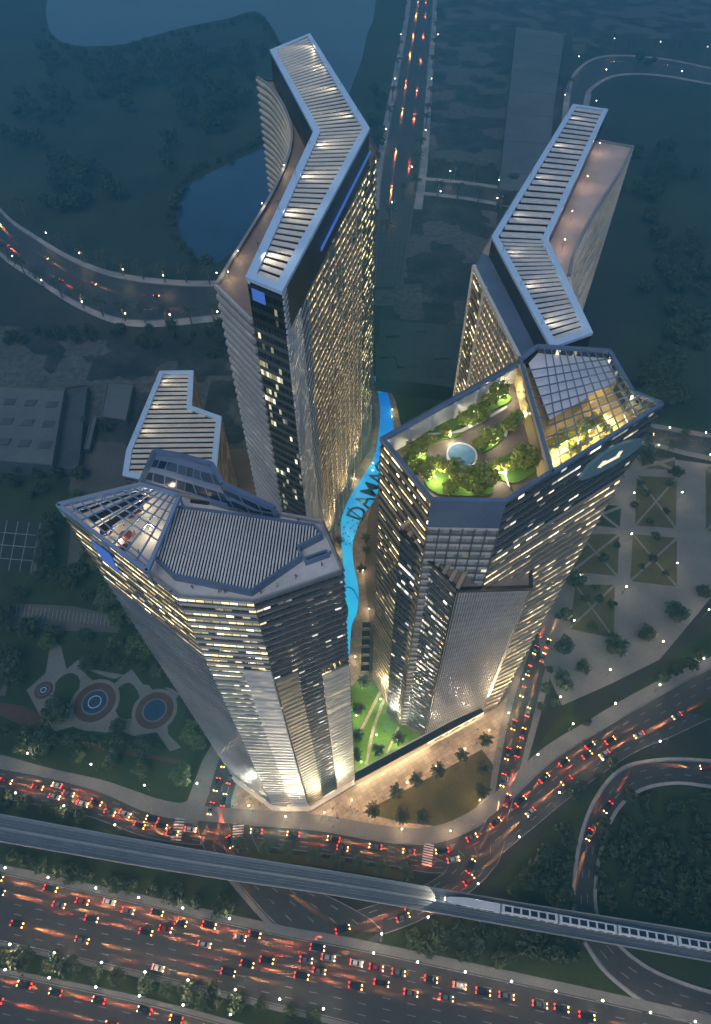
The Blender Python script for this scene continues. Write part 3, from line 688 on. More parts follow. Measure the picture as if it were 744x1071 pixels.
# ---- front left tower
ZC = 164.5; FC = 58
C_ = thing('front_glass_tower', 'front left tower flaring out to a pointed glazed roof terrace', 'skyscraper', XY(245, 580, ZC, 0))
tc = [P(61, 529, ZC), P(185, 624, ZC), P(265, 630, ZC), P(358, 598, ZC), P(336, 547, ZC), P(188, 519, ZC), P(148, 508, ZC)]
gc = [P(246, 815), P(287, 846), P(324, 846), P(370, 818), XY(336, 547, ZC, 0), XY(188, 519, ZC, 0), XY(150, 512, ZC, 0)+Vector((8, 0, 0))]
qL = (gc[0], gc[1], tc[0], tc[1]); qF = (gc[1], gc[2], tc[1], tc[2]); qR = (gc[2], gc[3], tc[2], tc[3])
vb = 0.05
facade(C_, qL, FC, M['f_lit'], M['bandwarm'], v=(.84, 1), depth=.2, bh=.14, gname='lit_top_storeys')
facade(C_, qL, FC, M['f_silver'], M['louvre'], v=(vb, .84), depth=.35, bh=.28, gname='flared_facade', bname='flared_louvres', per=1)
facade(C_, qF, FC, M['f_lit'], M['band'], v=(.80, 1), depth=.35, bh=.2, gname='lit_top_storeys')
facade(C_, qF, FC, M['f_green'], M['band'], u=(0, .56), v=(vb, .80), depth=.4, bh=.25, gname='front_facade')
facade(C_, qF, FC, M['f_silver'], M['white'], u=(.56, 1), v=(vb, .80), depth=.9, bh=.5, gname='louvred_strip', bname='louvres', push=.4)
facade(C_, qR, FC, M['f_blue'], M['banddark'], v=(.74, 1), depth=.4, bh=.2, gname='dark_top_storeys')
facade(C_, qR, FC, M['f_silver'], M['bandwarm'], u=(0, .30), v=(vb, .77), depth=.8, bh=.5, gname='bronze_strip', bname='bronze_louvres', push=.5)
facade(C_, qR, FC, M['f_blue'], M['banddark'], u=(.30, .62), v=(vb, .74), depth=.4, bh=.2, gname='dark_glass_strip')
facade(C_, qR, FC, M['f_silver'], M['slat'], u=(.62, 1), v=(vb, .72), depth=.9, bh=.5, gname='louvred_strip', bname='louvres', push=.5)
for i in range(3, 7):
    j = (i+1) % 7
    facade(C_, (gc[i], gc[j], tc[i], tc[j]), FC, M['f_plain'], M['banddark'], gname='rear_facade')
# plinth: black recess over lit shop front
for i, q in enumerate((qL, qF, qR)):
    wall_quad(C_, 'black_recess', [patchpt(q, 0, .03), patchpt(q, 1, .03), patchpt(q, 0, vb), patchpt(q, 1, vb)], M['black'])
    facade(C_, q, FC, M['shop'], M['white'], v=(0, .03), gname='shopfront', bname='plinth_bands', depth=1.0, bh=.25)
# roof
mb = MB(); mb.poly([(p.x, p.y, ZC) for p in tc]); mb.build('roof_deck', M['deck'], C_)
mb = MB()
for i in range(7):
    a, b_ = tc[i], tc[(i+1) % 7]
    mb.beam(a+Vector((0, 0, .5)), b_+Vector((0, 0, .5)), .35 if 0 < i < 4 else .7, 1.0)
mb.build('parapet', M['concrete'], C_)
rl = [P(u, v, ZC+1.6) for u, v in [(183, 530), (161, 583), (181, 603), (263, 620), (316, 583), (313, 573), (338, 560), (329.4, 549.6), (240, 537)]]
mb = MB(); inn = ring(mb, [(p.x, p.y) for p in rl], .45, ZC, ZC+2.4); mb.build('roof_screen_frame', M['bluesteel'], C_)
mb = MB(); mb.poly([(p.x, p.y, ZC+.8) for p in rl]); mb.build('plant_roof', M['black'], C_)
# slats run front to back
mb = MB(); dirv = (P(226, 600, ZC)-P(238, 545, ZC)).normalized(); per = Vector((-dirv.y, dirv.x, 0))
cc = sum(rl, Vector())/len(rl); In = [Vector((p.x, p.y, 0)) for p in offset_poly(rl, .5)]
ext = [(p-cc).dot(per) for p in In]
n = 50
for i in range(n):
    o_ = lerp(min(ext), max(ext), (i+.5)/n); hits = []
    for j in range(len(In)):
        a, b_ = In[j], In[(j+1) % len(In)]; da, db = (a-cc).dot(per)-o_, (b_-cc).dot(per)-o_
        if da*db < 0: hits.append(lerp(a, b_, da/(da-db)))
    hits.sort(key=lambda p: p.dot(dirv))
    for x in range(0, len(hits)-1, 2):
        a, b_ = hits[x], hits[x+1]; mb.beam((a.x, a.y, ZC+1.7), (b_.x, b_.y, ZC+1.7), (max(ext)-min(ext))/n*.52, .25)
mb.build('roof_slats', M['slatgrey'], C_)
# small framed hatch at the roof end
mb = MB(); ring(mb, [(p.x, p.y) for p in (P(318, 586, ZC), P(342, 578, ZC), P(345, 583, ZC), P(320, 592, ZC))], .5, ZC, ZC+1.4); mb.build('roof_hatch', M['bluesteel'], C_)
mb = MB(); mb.poly(px([(190, 521), (238, 534), (240, 536.5), (188, 529)], ZC+.3)); mb.build('white_roof_strip', M['white'], C_)
mb = MB(); mb.box(P(209, 526, ZC+.35), 4.6, .8, .5, -.18); mb.build('roof_plaque', M['black'], C_)
# glazed grid over the pointed terrace
g0, g1, g2, g3, g4 = P(61, 529, ZC+4), P(148, 508, ZC+4), P(188, 519, ZC+4), P(161, 581, ZC+4), P(154, 598, ZC+4)
mb = MB()
def edge_grid(mb, A0, A1, B0, B1, n, w, h):
    for i in range(n+1): mb.beam(lerp(A0, A1, i/n), lerp(B0, B1, i/n), w, h)
edge_grid(mb, g0, g1, g4, lerp(g4, g2, 1), 0, .5, .5) if False else None
for i in range(1, 8):
    t = i/8; mb.beam(lerp(g0, g4, t), lerp(g1, g2, t) if t > .0 else g1, .30, .4)
for i in range(0, 9):
    t = i/8; a = lerp(g0, g1, t); b_ = lerp(g4, g2, t) if t > .25 else lerp(g4, g3, t*2)
    mb.beam(a, b_, .30, .4)
mb.build('terrace_grid', M['bluesteel2'], C_)
mb = MB()
for a, b_ in ((g0, g1), (g1, g2), (g2, g4), (g4, g0)): mb.beam(a, b_, .9, .9)
for a in (g0, g1, g2, g4, lerp(g0, g4, .5), lerp(g0, g1, .5)): mb.beam(a, Vector((a.x, a.y, ZC)), .4, .4)
mb.build('terrace_frame', M['bluesteel2'], C_)
for t0, t1 in ((.06, .16), (.22, .32), (.38, .46)):
    mb = MB(); a, b_ = lerp(g0, g4, t0), lerp(g0, g4, t1); c, e = lerp(g1, g2, t0), lerp(g1, g2, t1)
    c, e = lerp(a, c, .86), lerp(b_, e, .86); a, b_ = lerp(a, c, .12), lerp(b_, e, .12)
    mb.poly([(p.x, p.y, ZC+3.4) for p in (a, b_, e, c)]); mb.build('dark_roof_strip', M['black'], C_)
mb = MB(); nn = (qL[1]-qL[0]).cross(qL[2]-qL[0]).normalized()
pa, pb, pc, pd = patchpt(qL, .27, .935), patchpt(qL, .45, .935), patchpt(qL, .27, .985), patchpt(qL, .45, .985)
mb.face([p+nn*.9 for p in (pa, pb, pd, pc)]); mb.build('blue_lit_window', M['glowblue'], C_)
# leaning glazed screen behind the roof
bs = [P(147, 506, ZC), P(188, 518.5, ZC), P(240, 534, ZC), P(290, 543, ZC)]
ts = [P(162, 472, ZC+9), P(191, 477, ZC+9), P(222, 486, ZC+9), P(233, 506, ZC+9), P(286, 531, ZC+4)]
qs = [(bs[0], bs[1], ts[0], ts[1]), (bs[1], bs[2], ts[1], ts[2]), (bs[2], bs[2].lerp(bs[3], .25), ts[2], ts[3]), (bs[2].lerp(bs[3], .25), bs[3], ts[3], ts[4])]
mb = MB(); ac = 0
for b0, b1, t0, t1 in qs:
    w = (b1-b0).length; mb.face([b0, b1, t1, t0], 0, [(ac, 0), (ac+w, 0), (ac+w, 2.6), (ac, 2.6)]); ac += w
mb.build('leaning_glass_screen', M['f_screen'], C_)
mb = MB()
for a, b_ in ((bs[0], ts[0]), (ts[0], ts[1]), (ts[1], ts[2]), (ts[2], ts[3]), (ts[3], ts[4]), (ts[4], bs[3])): mb.beam(a, b_, 1.1, 1.1)
mb.build('screen_frame', M['bluesteel'], C_)

# ---- front right tower with the roof garden
ZD = 158.0; FD = 42
D_ = thing('garden_tower', 'front right tower with a planted roof garden and glazed roof grid', 'skyscraper', XY(520, 470, ZD, 0))
td = [P(399, 460, ZD), P(450.6, 524.5, ZD), P(529.4, 526, ZD), P(692, 424, ZD), P(661.5, 411.6, ZD), P(637, 368.6, ZD), P(562, 363.5, ZD), P(544, 378, ZD)]
gd = [Vector((p.x, p.y, 0)) for p in td]
gd[3] = P(520, 737); gd[4] = P(522, 722); gd[5] = Vector((lerp(gd[4], gd[6], .4)))
q1, q3, q4 = (gd[0], gd[1], td[0], td[1]), (gd[1], gd[2], td[1], td[2]), (gd[2], gd[3], td[2], td[3])
facade(D_, q1, FD, M['f_bronze'], M['bandwarm'], depth=.5, bh=.24, gname='bronze_facade')
facade(D_, q3, FD, M['f_palegrid'], M['slatgrey'], v=(0, .93), depth=.25, bh=.22, gname='recessed_facade', fins=6, finmat=M['banddark'])
wall_quad(D_, 'dark_fascia', [patchpt(q3, 0, .93), patchpt(q3, 1, .93), patchpt(q3, 0, 1), patchpt(q3, 1, 1)], M['bluesteel'])
facade(D_, q4, FD, M['f_silver'], M['bandwarm'], v=(0, .84), depth=.4, bh=.22, gname='flared_facade', seg=1)
facade(D_, q4, FD, M['f_blue'], M['banddark'], v=(.84, 1), depth=.35, bh=.2, gname='dark_top_storeys')
for i in range(3, 8):
    j = (i+1) % 8; facade(D_, (gd[i], gd[j], td[i], td[j]), FD, M['f_plain'], M['banddark'], gname='rear_facade')
# lower block leaning on it
lg = [P(404, 745), P(444, 769), P(505, 742)]
lz = [138.8, 123.1, 105.1]
lt = [Vector((lg[i].x, lg[i].y, lz[i])) for i in range(3)]
facade(D_, (lg[0], lg[1], lt[0], lt[1]), 36, M['f_blue'], M['banddark'], depth=.35, bh=.16, gname='blue_glass_wing')
facade(D_, (lg[1], lg[2], lt[1], lt[2]), 32, M['louvre'], M['louvre'], depth=.3, bh=.2, gname='louvred_wing', bname='cross_rails', fins=30, finmat=M['slatgrey'])
bk = [Vector((lg[0].x+4, lg[0].y+3, lz[0])), Vector((lg[1].x+6, lg[1].y+10, lz[1]+3)), Vector((lg[2].x+1, lg[2].y+9, lz[2]+2))]
mb = MB(); mb.face([lt[0], lt[1], bk[1], bk[0]]); mb.face([lt[1], lt[2], bk[2], bk[1]])
mb.face([(lg[2].x, lg[2].y, 0), (bk[2].x, bk[2].y, 0), bk[2], lt[2]]); mb.face([(bk[0].x, bk[0].y, 0), (lg[0].x, lg[0].y, 0), lt[0], bk[0]])
mb.build('wing_roof', M['terrace'], D_)
mb = MB()
for a, b_ in ((lt[0], lt[1]), (lt[1], lt[2]), (lt[2], bk[2])): mb.beam(a, b_, 1.3, 1.3)
for i in (1, 2): mb.beam(Vector((lg[i].x, lg[i].y, .2)), lt[i], .9, .9)
mb.build('wing_shade_trim', M['black'], D_)  # black edging painted in for the shadow along the wing roof
mb = MB()
for k in range(9):
    t = k/8; a = lerp(lt[0], lt[1], t); b_ = lerp(bk[0], bk[1], t); mb.beam(a+Vector((0, 0, .5)), b_+Vector((0, 0, 1.5)), 1.2, 1.6)
mb.build('wing_roof_ribs', M['bandwarm'], D_)
# roof: rim, sunken garden, glazed part
gar = [P(u, v, ZD) for u, v in [(399, 460), (450.6, 524.5), (529.4, 526), (576, 496), (544, 379)]]
ZG = ZD-6.5
inn = [Vector((p.x, p.y, 0)) for p in offset_poly(gar, 1.1)]
mb = MB(); mb.poly([(p.x, p.y, ZG) for p in inn]); mb.build('garden_floor', M['pinkpaving'], D_)
mb = MB()
for i in range(5):
    a, b_ = inn[i], inn[(i+1) % 5]
    if i == 3: continue
    mb.face([(a.x, a.y, ZG), (b_.x, b_.y, ZG), (b_.x, b_.y, ZD), (a.x, a.y, ZD)])
mb.build('garden_wall', M['white'], D_)
a, b_ = inn[4], inn[0]
for k in range(1, 6):
    mb = MB(); p = lerp(a, b_, k/6); mb.box((p.x, p.y, ZG), 1.0, 1.6, 6.3, math.atan2((b_-a).y, (b_-a).x)); mb.build('garden_wall_pier', M['white'], D_)
mb = MB(); ring(mb, [(p.x, p.y) for p in offset_poly(gar, -.1)], 1.2, ZD-.4, ZD+.5); mb.build('garden_parapet', M['bluesteel'], D_)
a, b_ = inn[3], inn[4]
mb = MB(); mb.prism([(a.x, a.y), (b_.x, b_.y), (b_.x+2.2, b_.y+.5), (a.x+2.2, a.y+.5)], ZG, ZD+.8); mb.build('dividing_wall', M['ochre'], D_)
mb = MB(); pc = P(483, 477, ZG); mb.prism([(pc.x+4.1*math.cos(t), pc.y+4.6*math.sin(t)) for t in [2*math.pi*i/36 for i in range(36)]], ZG, ZG+.5); mb.build('round_pond', M['pond'], D_)
mb = MB(); ring(mb, [(pc.x+4.5*math.cos(t), pc.y+5.0*math.sin(t)) for t in [2*math.pi*i/36 for i in range(36)]], .5, ZG, ZG+.7); mb.build('pond_rim', M['white'], D_)
for l in ([(430, 495), (427, 478), (436, 466), (452, 458), (468, 455), (482, 450), (480, 457), (462, 461), (446, 466), (446, 480), (440, 492)],
          [(440, 452), (462, 444), (484, 434), (508, 420), (528, 410), (534, 420), (512, 432), (492, 446), (470, 452), (452, 455)],
          [(498, 462), (512, 452), (527, 440), (543, 433), (544, 442), (530, 456), (514, 470), (502, 474)],
          [(506, 490), (522, 480), (540, 474), (560, 474), (566, 488), (552, 500), (536, 506), (518, 500)],
          [(444, 496), (462, 484), (472, 494), (500, 494), (514, 506), (512, 518), (470, 519), (456, 516), (446, 508)]):
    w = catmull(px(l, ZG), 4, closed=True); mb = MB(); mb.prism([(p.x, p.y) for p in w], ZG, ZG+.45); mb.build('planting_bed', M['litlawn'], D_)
for l in ([(446, 453), (470, 452), (482, 449), (506, 438), (530, 424), (531, 426), (508, 440), (484, 451.5), (470, 454), (447, 455)], [(520, 494), (527, 496), (531, 508), (534, 510), (530, 498), (532, 484), (529, 484), (527, 493)], [(527, 456), (530, 446), (541, 435), (543, 436), (533, 447), (530, 457)]):
    mb = MB(); mb.poly(px(l, ZG+.6)); mb.build('garden_path', M['white'], D_)
# glazed roof
gl = [td[7], td[6], td[5], td[4], td[3], P(577, 496, ZD)]
mb = MB(); mb.poly([(p.x, p.y, ZG) for p in gl]); mb.build('atrium_floor', M['ochre'], D_)
mb = MB(); mb.poly(px([(553, 380), (563, 369), (634, 372), (646, 397), (575, 439)], ZD-2)); mb.build('atrium_ceiling', M['whiteglass'], D_)
a, b_ = P(575, 439, ZD-2), P(646, 397, ZD-2)
mb = MB(); mb.face([(a.x, a.y, ZG), (b_.x, b_.y, ZG), (b_.x, b_.y, ZD-2), (a.x, a.y, ZD-2)]); mb.build('atrium_wall', M['ochre'], D_)
mb = MB()
R0, R1, R2, R3 = P(545, 379, ZD+.6), P(577, 496, ZD+.6), P(692, 424, ZD+.6), P(637, 369, ZD+.6)
for i in range(11):
    t = i/10; x = lerp(P(562, 364, ZD+.6), P(637, 369, ZD+.6), t) if t > 0 else R0
    y = lerp(R1, R2, t) if t > 0 else R1
    mb.beam(x if t > 0 else R0, lerp(R1, R2, t*.86) if t > 0 else R1, .27, .4)
for i in range(1, 11):
    t = i/11; a = lerp(R0, R1, t)
    b_ = lerp(P(637, 369, ZD+.6), P(661.5, 411.6, ZD+.6), min(1, t*1.6)) if t < .62 else lerp(P(661.5, 411.6, ZD+.6), R2, (t-.62)/.38)
    mb.beam(a, b_, .27, .4)
mb.build('roof_grid', M['bluesteel'], D_)
mb = MB()
for i in range(6):
    a, b_ = gl[i], gl[(i+1) % 6]; mb.beam(a+Vector((0, 0, .5)), b_+Vector((0, 0, .5)), 1.1, 1.2)
mb.build('roof_grid_frame', M['bluesteel'], D_)
# oval panel on the flared side
nn = (q4[1]-q4[0]).cross(q4[2]-q4[0]).normalized()
def ellip(cu, cv_, ru, rv, off, n=36): return [patchpt(q4, cu+ru*math.cos(t), cv_+rv*math.sin(t))+nn*off for t in [2*math.pi*i/n for i in range(n)]]
def project(p):
    c = ROT.T @ (np.array(tuple(p))-np.array([0, 0, CAMH])); return CX+FOC*c[0]/-c[2], CY-FOC*c[1]/-c[2]
def on_patch(q, x, y):
    u = v = .5
    for _ in range(40):
        f0 = np.array(project(patchpt(q, u, v)))-np.array([x, y]); e = 1e-4
        ju = (np.array(project(patchpt(q, u+e, v)))-np.array(project(patchpt(q, u, v))))/e; jv = (np.array(project(patchpt(q, u, v+e)))-np.array(project(patchpt(q, u, v))))/e
        d = np.linalg.solve(np.stack([ju, jv], 1), f0); u -= d[0]*.8; v -= d[1]*.8
    return u, v
def oval(l, off):
    w = [patchpt(q4, *on_patch(q4, x, y))+nn*off for x, y in l]; return w
lens = [(604, 499), (613, 486), (628, 473), (646, 463), (660, 458.5), (669, 457.5), (668, 463), (657, 473), (642, 483), (625, 492), (612, 498)]
pl = oval(lens, 1.3); p0 = oval(lens, .1)
mb = MB(); c = sum(pl, Vector())/len(pl)
for i in range(len(pl)):
    j = (i+1) % len(pl); mb.face([c, pl[i], pl[j]]); mb.face([p0[i], p0[j], pl[j], pl[i]])
M['teal'] = emis('teal_backlit_panel', (0.09, 0.17, 0.21), 0.06)
M['palemark'] = emis('pale_lit_mark', (0.8, 0.68, 0.5), 0.5)
mb.build('oval_panel', M['teal'], D_)
mb = MB()
for l in ([(622, 486), (628, 479), (632, 478), (626, 486)], [(627, 481.5), (645, 472), (646, 474.5), (628, 484)], [(640, 476), (645, 469), (649, 468), (644, 476)]):
    mb.face(oval(l, 1.36))
mb.build('pale_mark', M['palemark'], D_)

# ------------------------------------------------------------------ pool
left = [(391.4, 394), (396, 414), (398, 434), (396, 456), (391, 480), (380, 498), (368, 518), (358, 538.6), (357, 563), (359, 587), (360, 615), (360, 647), (361, 703)]
right = [(399, 396), (408, 420), (411, 440), (412, 456), (406, 482), (398, 508), (390, 526), (378, 542.6), (373, 554.7), (369, 571), (370, 591), (375, 615), (374, 639), (368, 655), (366, 679), (363.5, 705)]
out = catmull(px(left), 4)+catmull(px(right), 4)[::-1]
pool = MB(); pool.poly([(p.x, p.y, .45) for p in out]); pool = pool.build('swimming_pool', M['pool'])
tag(pool, 'winding lit turquoise swimming pool between the towers', 'swimming pool')
mb = MB(); ring(mb, [(p.x, p.y) for p in out], -.5, .1, .55); mb.build('pool_kerb', M['plaza'], pool)
fc = bpy.data.curves.new('pool_lettering', 'FONT'); fc.body = 'DAMAC'; fc.size = 1.0; fc.extrude = 0.01; fc.offset = 0.012
fo = bpy.data.objects.new('tmp', fc); COL.objects.link(fo); dg = bpy.context.evaluated_depsgraph_get(); dg.update()
me = bpy.data.meshes.new_from_object(fo.evaluated_get(dg)); bpy.data.objects.remove(fo)
a, b_ = P(379.5, 546), P(407, 497); d = (b_-a); ln = d.length; d.normalize(); pn = Vector((-d.y, d.x, 0))
xs = [v.co.x for v in me.vertices]; wx = max(xs)-min(xs); hy = max(v.co.y for v in me.vertices)
full = ln*1.22; sc = full/wx; hgt = (P(386, 532)-P(374, 521)).length
for v in me.vertices:
    q = a+d*((v.co.x-min(xs))*sc)+pn*(v.co.y/hy*hgt+.4); v.co = (q.x, q.y, .50+v.co.z)
me.materials.clear(); M['navy'] = noisy('navy_tile', (0.01, 0.03, 0.09), (0.02, 0.05, 0.13), .5, .4); me.materials.append(M['navy'])
o = bpy.data.objects.new('pool_lettering', me); COL.objects.link(o); o.parent = pool
mb = MB(); mb.beam(P(363.5, 531, .7), P(379, 543, .7), .7, .25)
mb.build('foot_bridge', M['black'], pool)
mb = MB()
arc = catmull([P(359, 617, .6), P(364, 614, .6), P(370, 617, .6), P(375, 627, .6)], 5)
for i in range(len(arc)-1): mb.beam(arc[i], arc[i+1], .45, .2)
mb.build('pool_divider', M['navy'], pool)
mb = MB(); c = P(361.5, 640); mb.prism([(c.x+1.5*math.cos(t), c.y+5*math.sin(t)) for t in [2*math.pi*i/20 for i in range(20)]], .3, .8); mb.build('planted_island', M['leafgreen'], pool)
for i, (u, v) in enumerate([(360, 552), (364, 547), (369, 545), (374, 548), (362, 558), (367, 553), (371, 556), (375, 552), (360, 565), (365, 562), (369, 565), (362, 570), (366, 569), (359.5, 559), (370, 550), (377, 547)]):
    q = P(u, v); mb = MB(); mb.prism([(q.x+.55*math.cos(t), q.y+.55*math.sin(t)) for t in [2*math.pi*k_/10 for k_ in range(10)]], .4, .62)
    o = mb.build('stepping_pad', M['navy']); tag(o, 'small round dark stepping pad in the turquoise pool', 'stepping pad', 'stepping pads in the pool')

# ------------------------------------------------------------------ long canopy wall between the towers
w = thing('entrance_canopy', 'long black and white entrance canopy linking the two front towers', 'canopy', P(440, 780))
a, b_ = P(371, 818, 4), P(506, 745, 4); d = (b_-a).normalized(); nv = Vector((-d.y, d.x, 0))
mb = MB(); mb.beam(a+nv*1.6, b_+nv*1.6, 3.2, .7); mb.build('canopy_roof', M['black'], w)
mb = MB(); mb.beam(a+nv*3.4+Vector((0, 0, .2)), b_+nv*3.4+Vector((0, 0, .2)), .5, 1.0); mb.build('white_edge', M['white'], w)
mb = MB(); mid = lerp(a, b_, .55); mb.beam(mid-nv*.15+Vector((0, 0, -.8)), b_-nv*.15+Vector((0, 0, -.8)), .3, 2.2); mb.build('white_banner', M['palemark'], w)
mb = MB()
for t0, t1 in ((.60, .66), (.69, .71), (.74, .8), (.84, .87), (.9, .93)): mb.beam(lerp(a, b_, t0)-nv*.4+Vector((0, 0, -.9)), lerp(a, b_, t1)-nv*.4+Vector((0, 0, -.5)), .1, 1.0)
mb.build('dark_banner_shapes', M['black'], w)
for i in range(12):
    p = lerp(a, b_, (i+.5)/12)+nv*2.4; mb = MB(); mb.tube((p.x, p.y, 0), (p.x, p.y, 3.8), .2, .2, 8); mb.build('post', M['steel'], w)
mb = MB(); mb.beam(a+nv*.6+Vector((0, 0, -.45)), b_+nv*.6+Vector((0, 0, -.45)), .4, .12); mb.build('canopy_light', emis('canopy_light', (1.0, .74, .42), 30.0), w)

# ------------------------------------------------------------------ viaduct and train
ZV = 11.0
vd = thing('rail_viaduct', 'long grey elevated rail viaduct crossing the whole foreground', 'viaduct', P(372, 930))
vt = catmull([P(-300, 800, ZV), P(-60, 842, ZV), P(0, 852, ZV), P(186, 886, ZV), P(372, 915.5, ZV), P(558, 947, ZV), P(744, 977, ZV), P(1000, 1022, ZV)], 8)
vbm = catmull([P(-300, 826, ZV), P(-60, 869, ZV), P(0, 880, ZV), P(186, 912, ZV), P(372, 940, ZV), P(558, 973, ZV), P(744, 1006, ZV), P(1000, 1054, ZV)], 8)
mb = MB(); mp = MB(); tr = MB(); rl_ = MB()
Zv = Vector((0, 0, 1))
for i in range(len(vt)-1):
    a, b_, c, e = vbm[i], vbm[i+1], vt[i+1], vt[i]
    mb.hexa([p-Zv*1.5 for p in (a, b_, c, e)], [a, b_, c, e])
    for p, q in ((a, b_), (e, c)): mp.beam(p+Zv*.6, q+Zv*.6, .4, 1.2)
    mp.beam(lerp(a, e, .5)+Zv*.3, lerp(b_, c, .5)+Zv*.3, .7, .6)
    for f0, f1 in ((.12, .42), (.58, .88)):
        tr.face([lerp(a, e, f0)+Zv*.02, lerp(b_, c, f0)+Zv*.02, lerp(b_, c, f1)+Zv*.02, lerp(a, e, f1)+Zv*.02])
    for f in (.21, .33, .67, .79): rl_.beam(lerp(a, e, f)+Zv*.12, lerp(b_, c, f)+Zv*.12, .14, .18)
mb.build('deck', M['viaduct'], vd); mp.build('parapet', M['concrete'], vd); tr.build('track_bed', M['track'], vd); rl_.build('rail', M['steel'], vd)
for i in range(1, len(vt)-1, 3):
    c = (vt[i]+vbm[i])/2; mb = MB(); mb.tube((c.x, c.y, 0), (c.x, c.y, ZV-1.6), 1.1, 1.1, 14); mb.prism([(c.x-2.6, c.y-2), (c.x+2.6, c.y-2), (c.x+2.6, c.y+2), (c.x-2.6, c.y+2)], ZV-2.6, ZV-1.5, bottom=True)
    mb.build('pier', M['viaduct'], vd)
train = thing('train', 'white metro train with dark windows running on the viaduct', 'train', P(600, 960, ZV))
c0, c1 = P(466, 939.5, ZV+3), P(744, 990, ZV+3); dr = (c1-c0).normalized(); sd = Vector((-dr.y, dr.x, 0))
M['trainwhite'] = noisy('white_train_paint', (.58, .62, .66), (.68, .72, .76), .2, .35); M['trainglass'] = noisy('train_window', (.01, .015, .03), (.02, .03, .05), .4, .1)
Lc = (P(580, 960, ZV+3)-P(522, 949.5, ZV+3)).length
def carbody(mb, p, q, w, z0, z1, taper=0.0):
    n = 10; secs = []
    for i in range(n+1):
        t = i/n; s_ = 1.0 if not taper else min(1.0, .35+.65*min(1, t/.35)**.6)
        c = lerp(p, q, t); hw = w/2*s_; zt = z0+(z1-z0)*(1.0 if not taper else min(1, .45+.55*min(1, t/.4)**.7))
        prof = [(-hw, z0), (-hw, lerp(z0, zt, .75)), (-hw*.8, zt), (hw*.8, zt), (hw, lerp(z0, zt, .75)), (hw, z0)]
        secs.append([Vector((c.x, c.y, 0))+sd*x+Vector((0, 0, z)) for x, z in prof])
    for i in range(n):
        for j in range(6):
            k_ = (j+1) % 6; mb.face([secs[i][j], secs[i+1][j], secs[i+1][k_], secs[i][k_]])
    mb.face(secs[0]); mb.face(secs[-1][::-1])
for i in range(6):
    p = c0+dr*(i*(Lc+.7)); q = p+dr*Lc; p = Vector((p.x, p.y, 0)); q = Vector((q.x, q.y, 0))
    mb = MB(); carbody(mb, p, q, 3.0, ZV+.5, ZV+3.9, 1.0 if i == 0 else 0); cb_ = mb.build('train_car', M['trainwhite'], train)
    if i == 0: cb_['label'] = 'tapered white leading car'
    for k_ in range(6):
        t = .2+.7*(k_+.5)/6 if i == 0 else .03+.94*(k_+.5)/6
        for s_ in (-1, 1):
            c = lerp(p, q, t)+sd*(s_*1.47); mb = MB()
            mb.beam(c-dr*Lc*.05+Vector((0, 0, ZV+2.5)), c+dr*Lc*.05+Vector((0, 0, ZV+2.5)), .12, 1.3); mb.build('window', M['trainglass'], cb_)
        if i: mb = MB(); c = lerp(p, q, t); mb.box((c.x, c.y, ZV+3.88), 2.4, 1.7, .08, math.atan2(dr.y, dr.x)); mb.build('roof_panel', M['trainglass'], cb_)
mb = MB(); c = c0+dr*.05; 
for s_ in (-1, 1): mb.box((c.x+sd.x*.35*s_, c.y+sd.y*.35*s_, ZV+1.2), .3, .35, .35, math.atan2(dr.y, dr.x))
mb.build('headlight', emis('train_headlight', (1, .85, .55), 15), train)
sp = bpy.data.lights.new('train_beam', 'SPOT'); sp.energy = 2500; sp.spot_size = math.radians(60); sp.color = (1, .85, .55)
so = bpy.data.objects.new('train_beam', sp); COL.objects.link(so); so.parent = train
so.location = (c0-dr*1.2)-train.location; so.location.z = 2.6; so.rotation_euler = (-dr-Vector((0, 0, .35))).to_track_quat('-Z', 'Y').to_euler()

# ------------------------------------------------------------------ low far buildings
def block(name, label, cat, pts, z, roofm, wallm, extra=None):
    r = thing(name, label, cat, XY(*pts[0], z, 0)); w = [P(u, v, z) for u, v in pts]
    mb = MB(); mb.poly([(p.x, p.y, z) for p in w]); mb.build('roof', roofm, r)
    mb = MB(); n = len(w)
    for i in range(n):
        a, b_ = w[i], w[(i+1) % n]; mb.face([(a.x, a.y, 0), (b_.x, b_.y, 0), (b_.x, b_.y, z), (a.x, a.y, z)])
    mb.build('wall', wallm, r)
    mb = MB(); ring(mb, [(p.x, p.y) for p in w], .5, z, z+.8); mb.build('parapet', roofm, r)
    return r, w
r, w = block('long_warehouse', 'long pale flat roofed building behind the rear right tower', 'warehouse', [(540, 28), (591, 35), (580, 110), (571, 200), (521.5, 200)], 14, M['paleroof'], M['darkroof'])
for i in range(7):
    mb = MB(); a = lerp(w[0], w[4], (i+.5)/7); b_ = lerp(w[1], w[3], (i+.5)/7); mb.beam(lerp(a, b_, .06)+Vector((0, 0, .1)), lerp(a, b_, .94)+Vector((0, 0, .1)), 1.2, .4); mb.build('roof_seam', M['paleroof'], r)
r, w = block('pale_office_block', 'pale low block with nine dark roof lights at the left edge', 'building', [(-20, 403), (68, 408), (55, 487), (-30, 480)], 11, M['paleroof'], M['darkroof'])
for i in range(3):
    for j in range(4):
        t, s_ = (j+.5)/4, .12+.27*i; c = lerp(lerp(w[0], w[1], t), lerp(w[3], w[2], t), s_+.1); mb = MB(); mb.box((c.x, c.y, 11.02), 7, 6, .5, .02); mb.build('roof_light', M['darkroof'], r)
block('dark_hall', 'dark flat roofed hall beside the pale block with roof lights', 'building', [(69, 406), (92, 403), (82, 494), (57, 488)], 6, M['darkroof'], M['darkroof'])
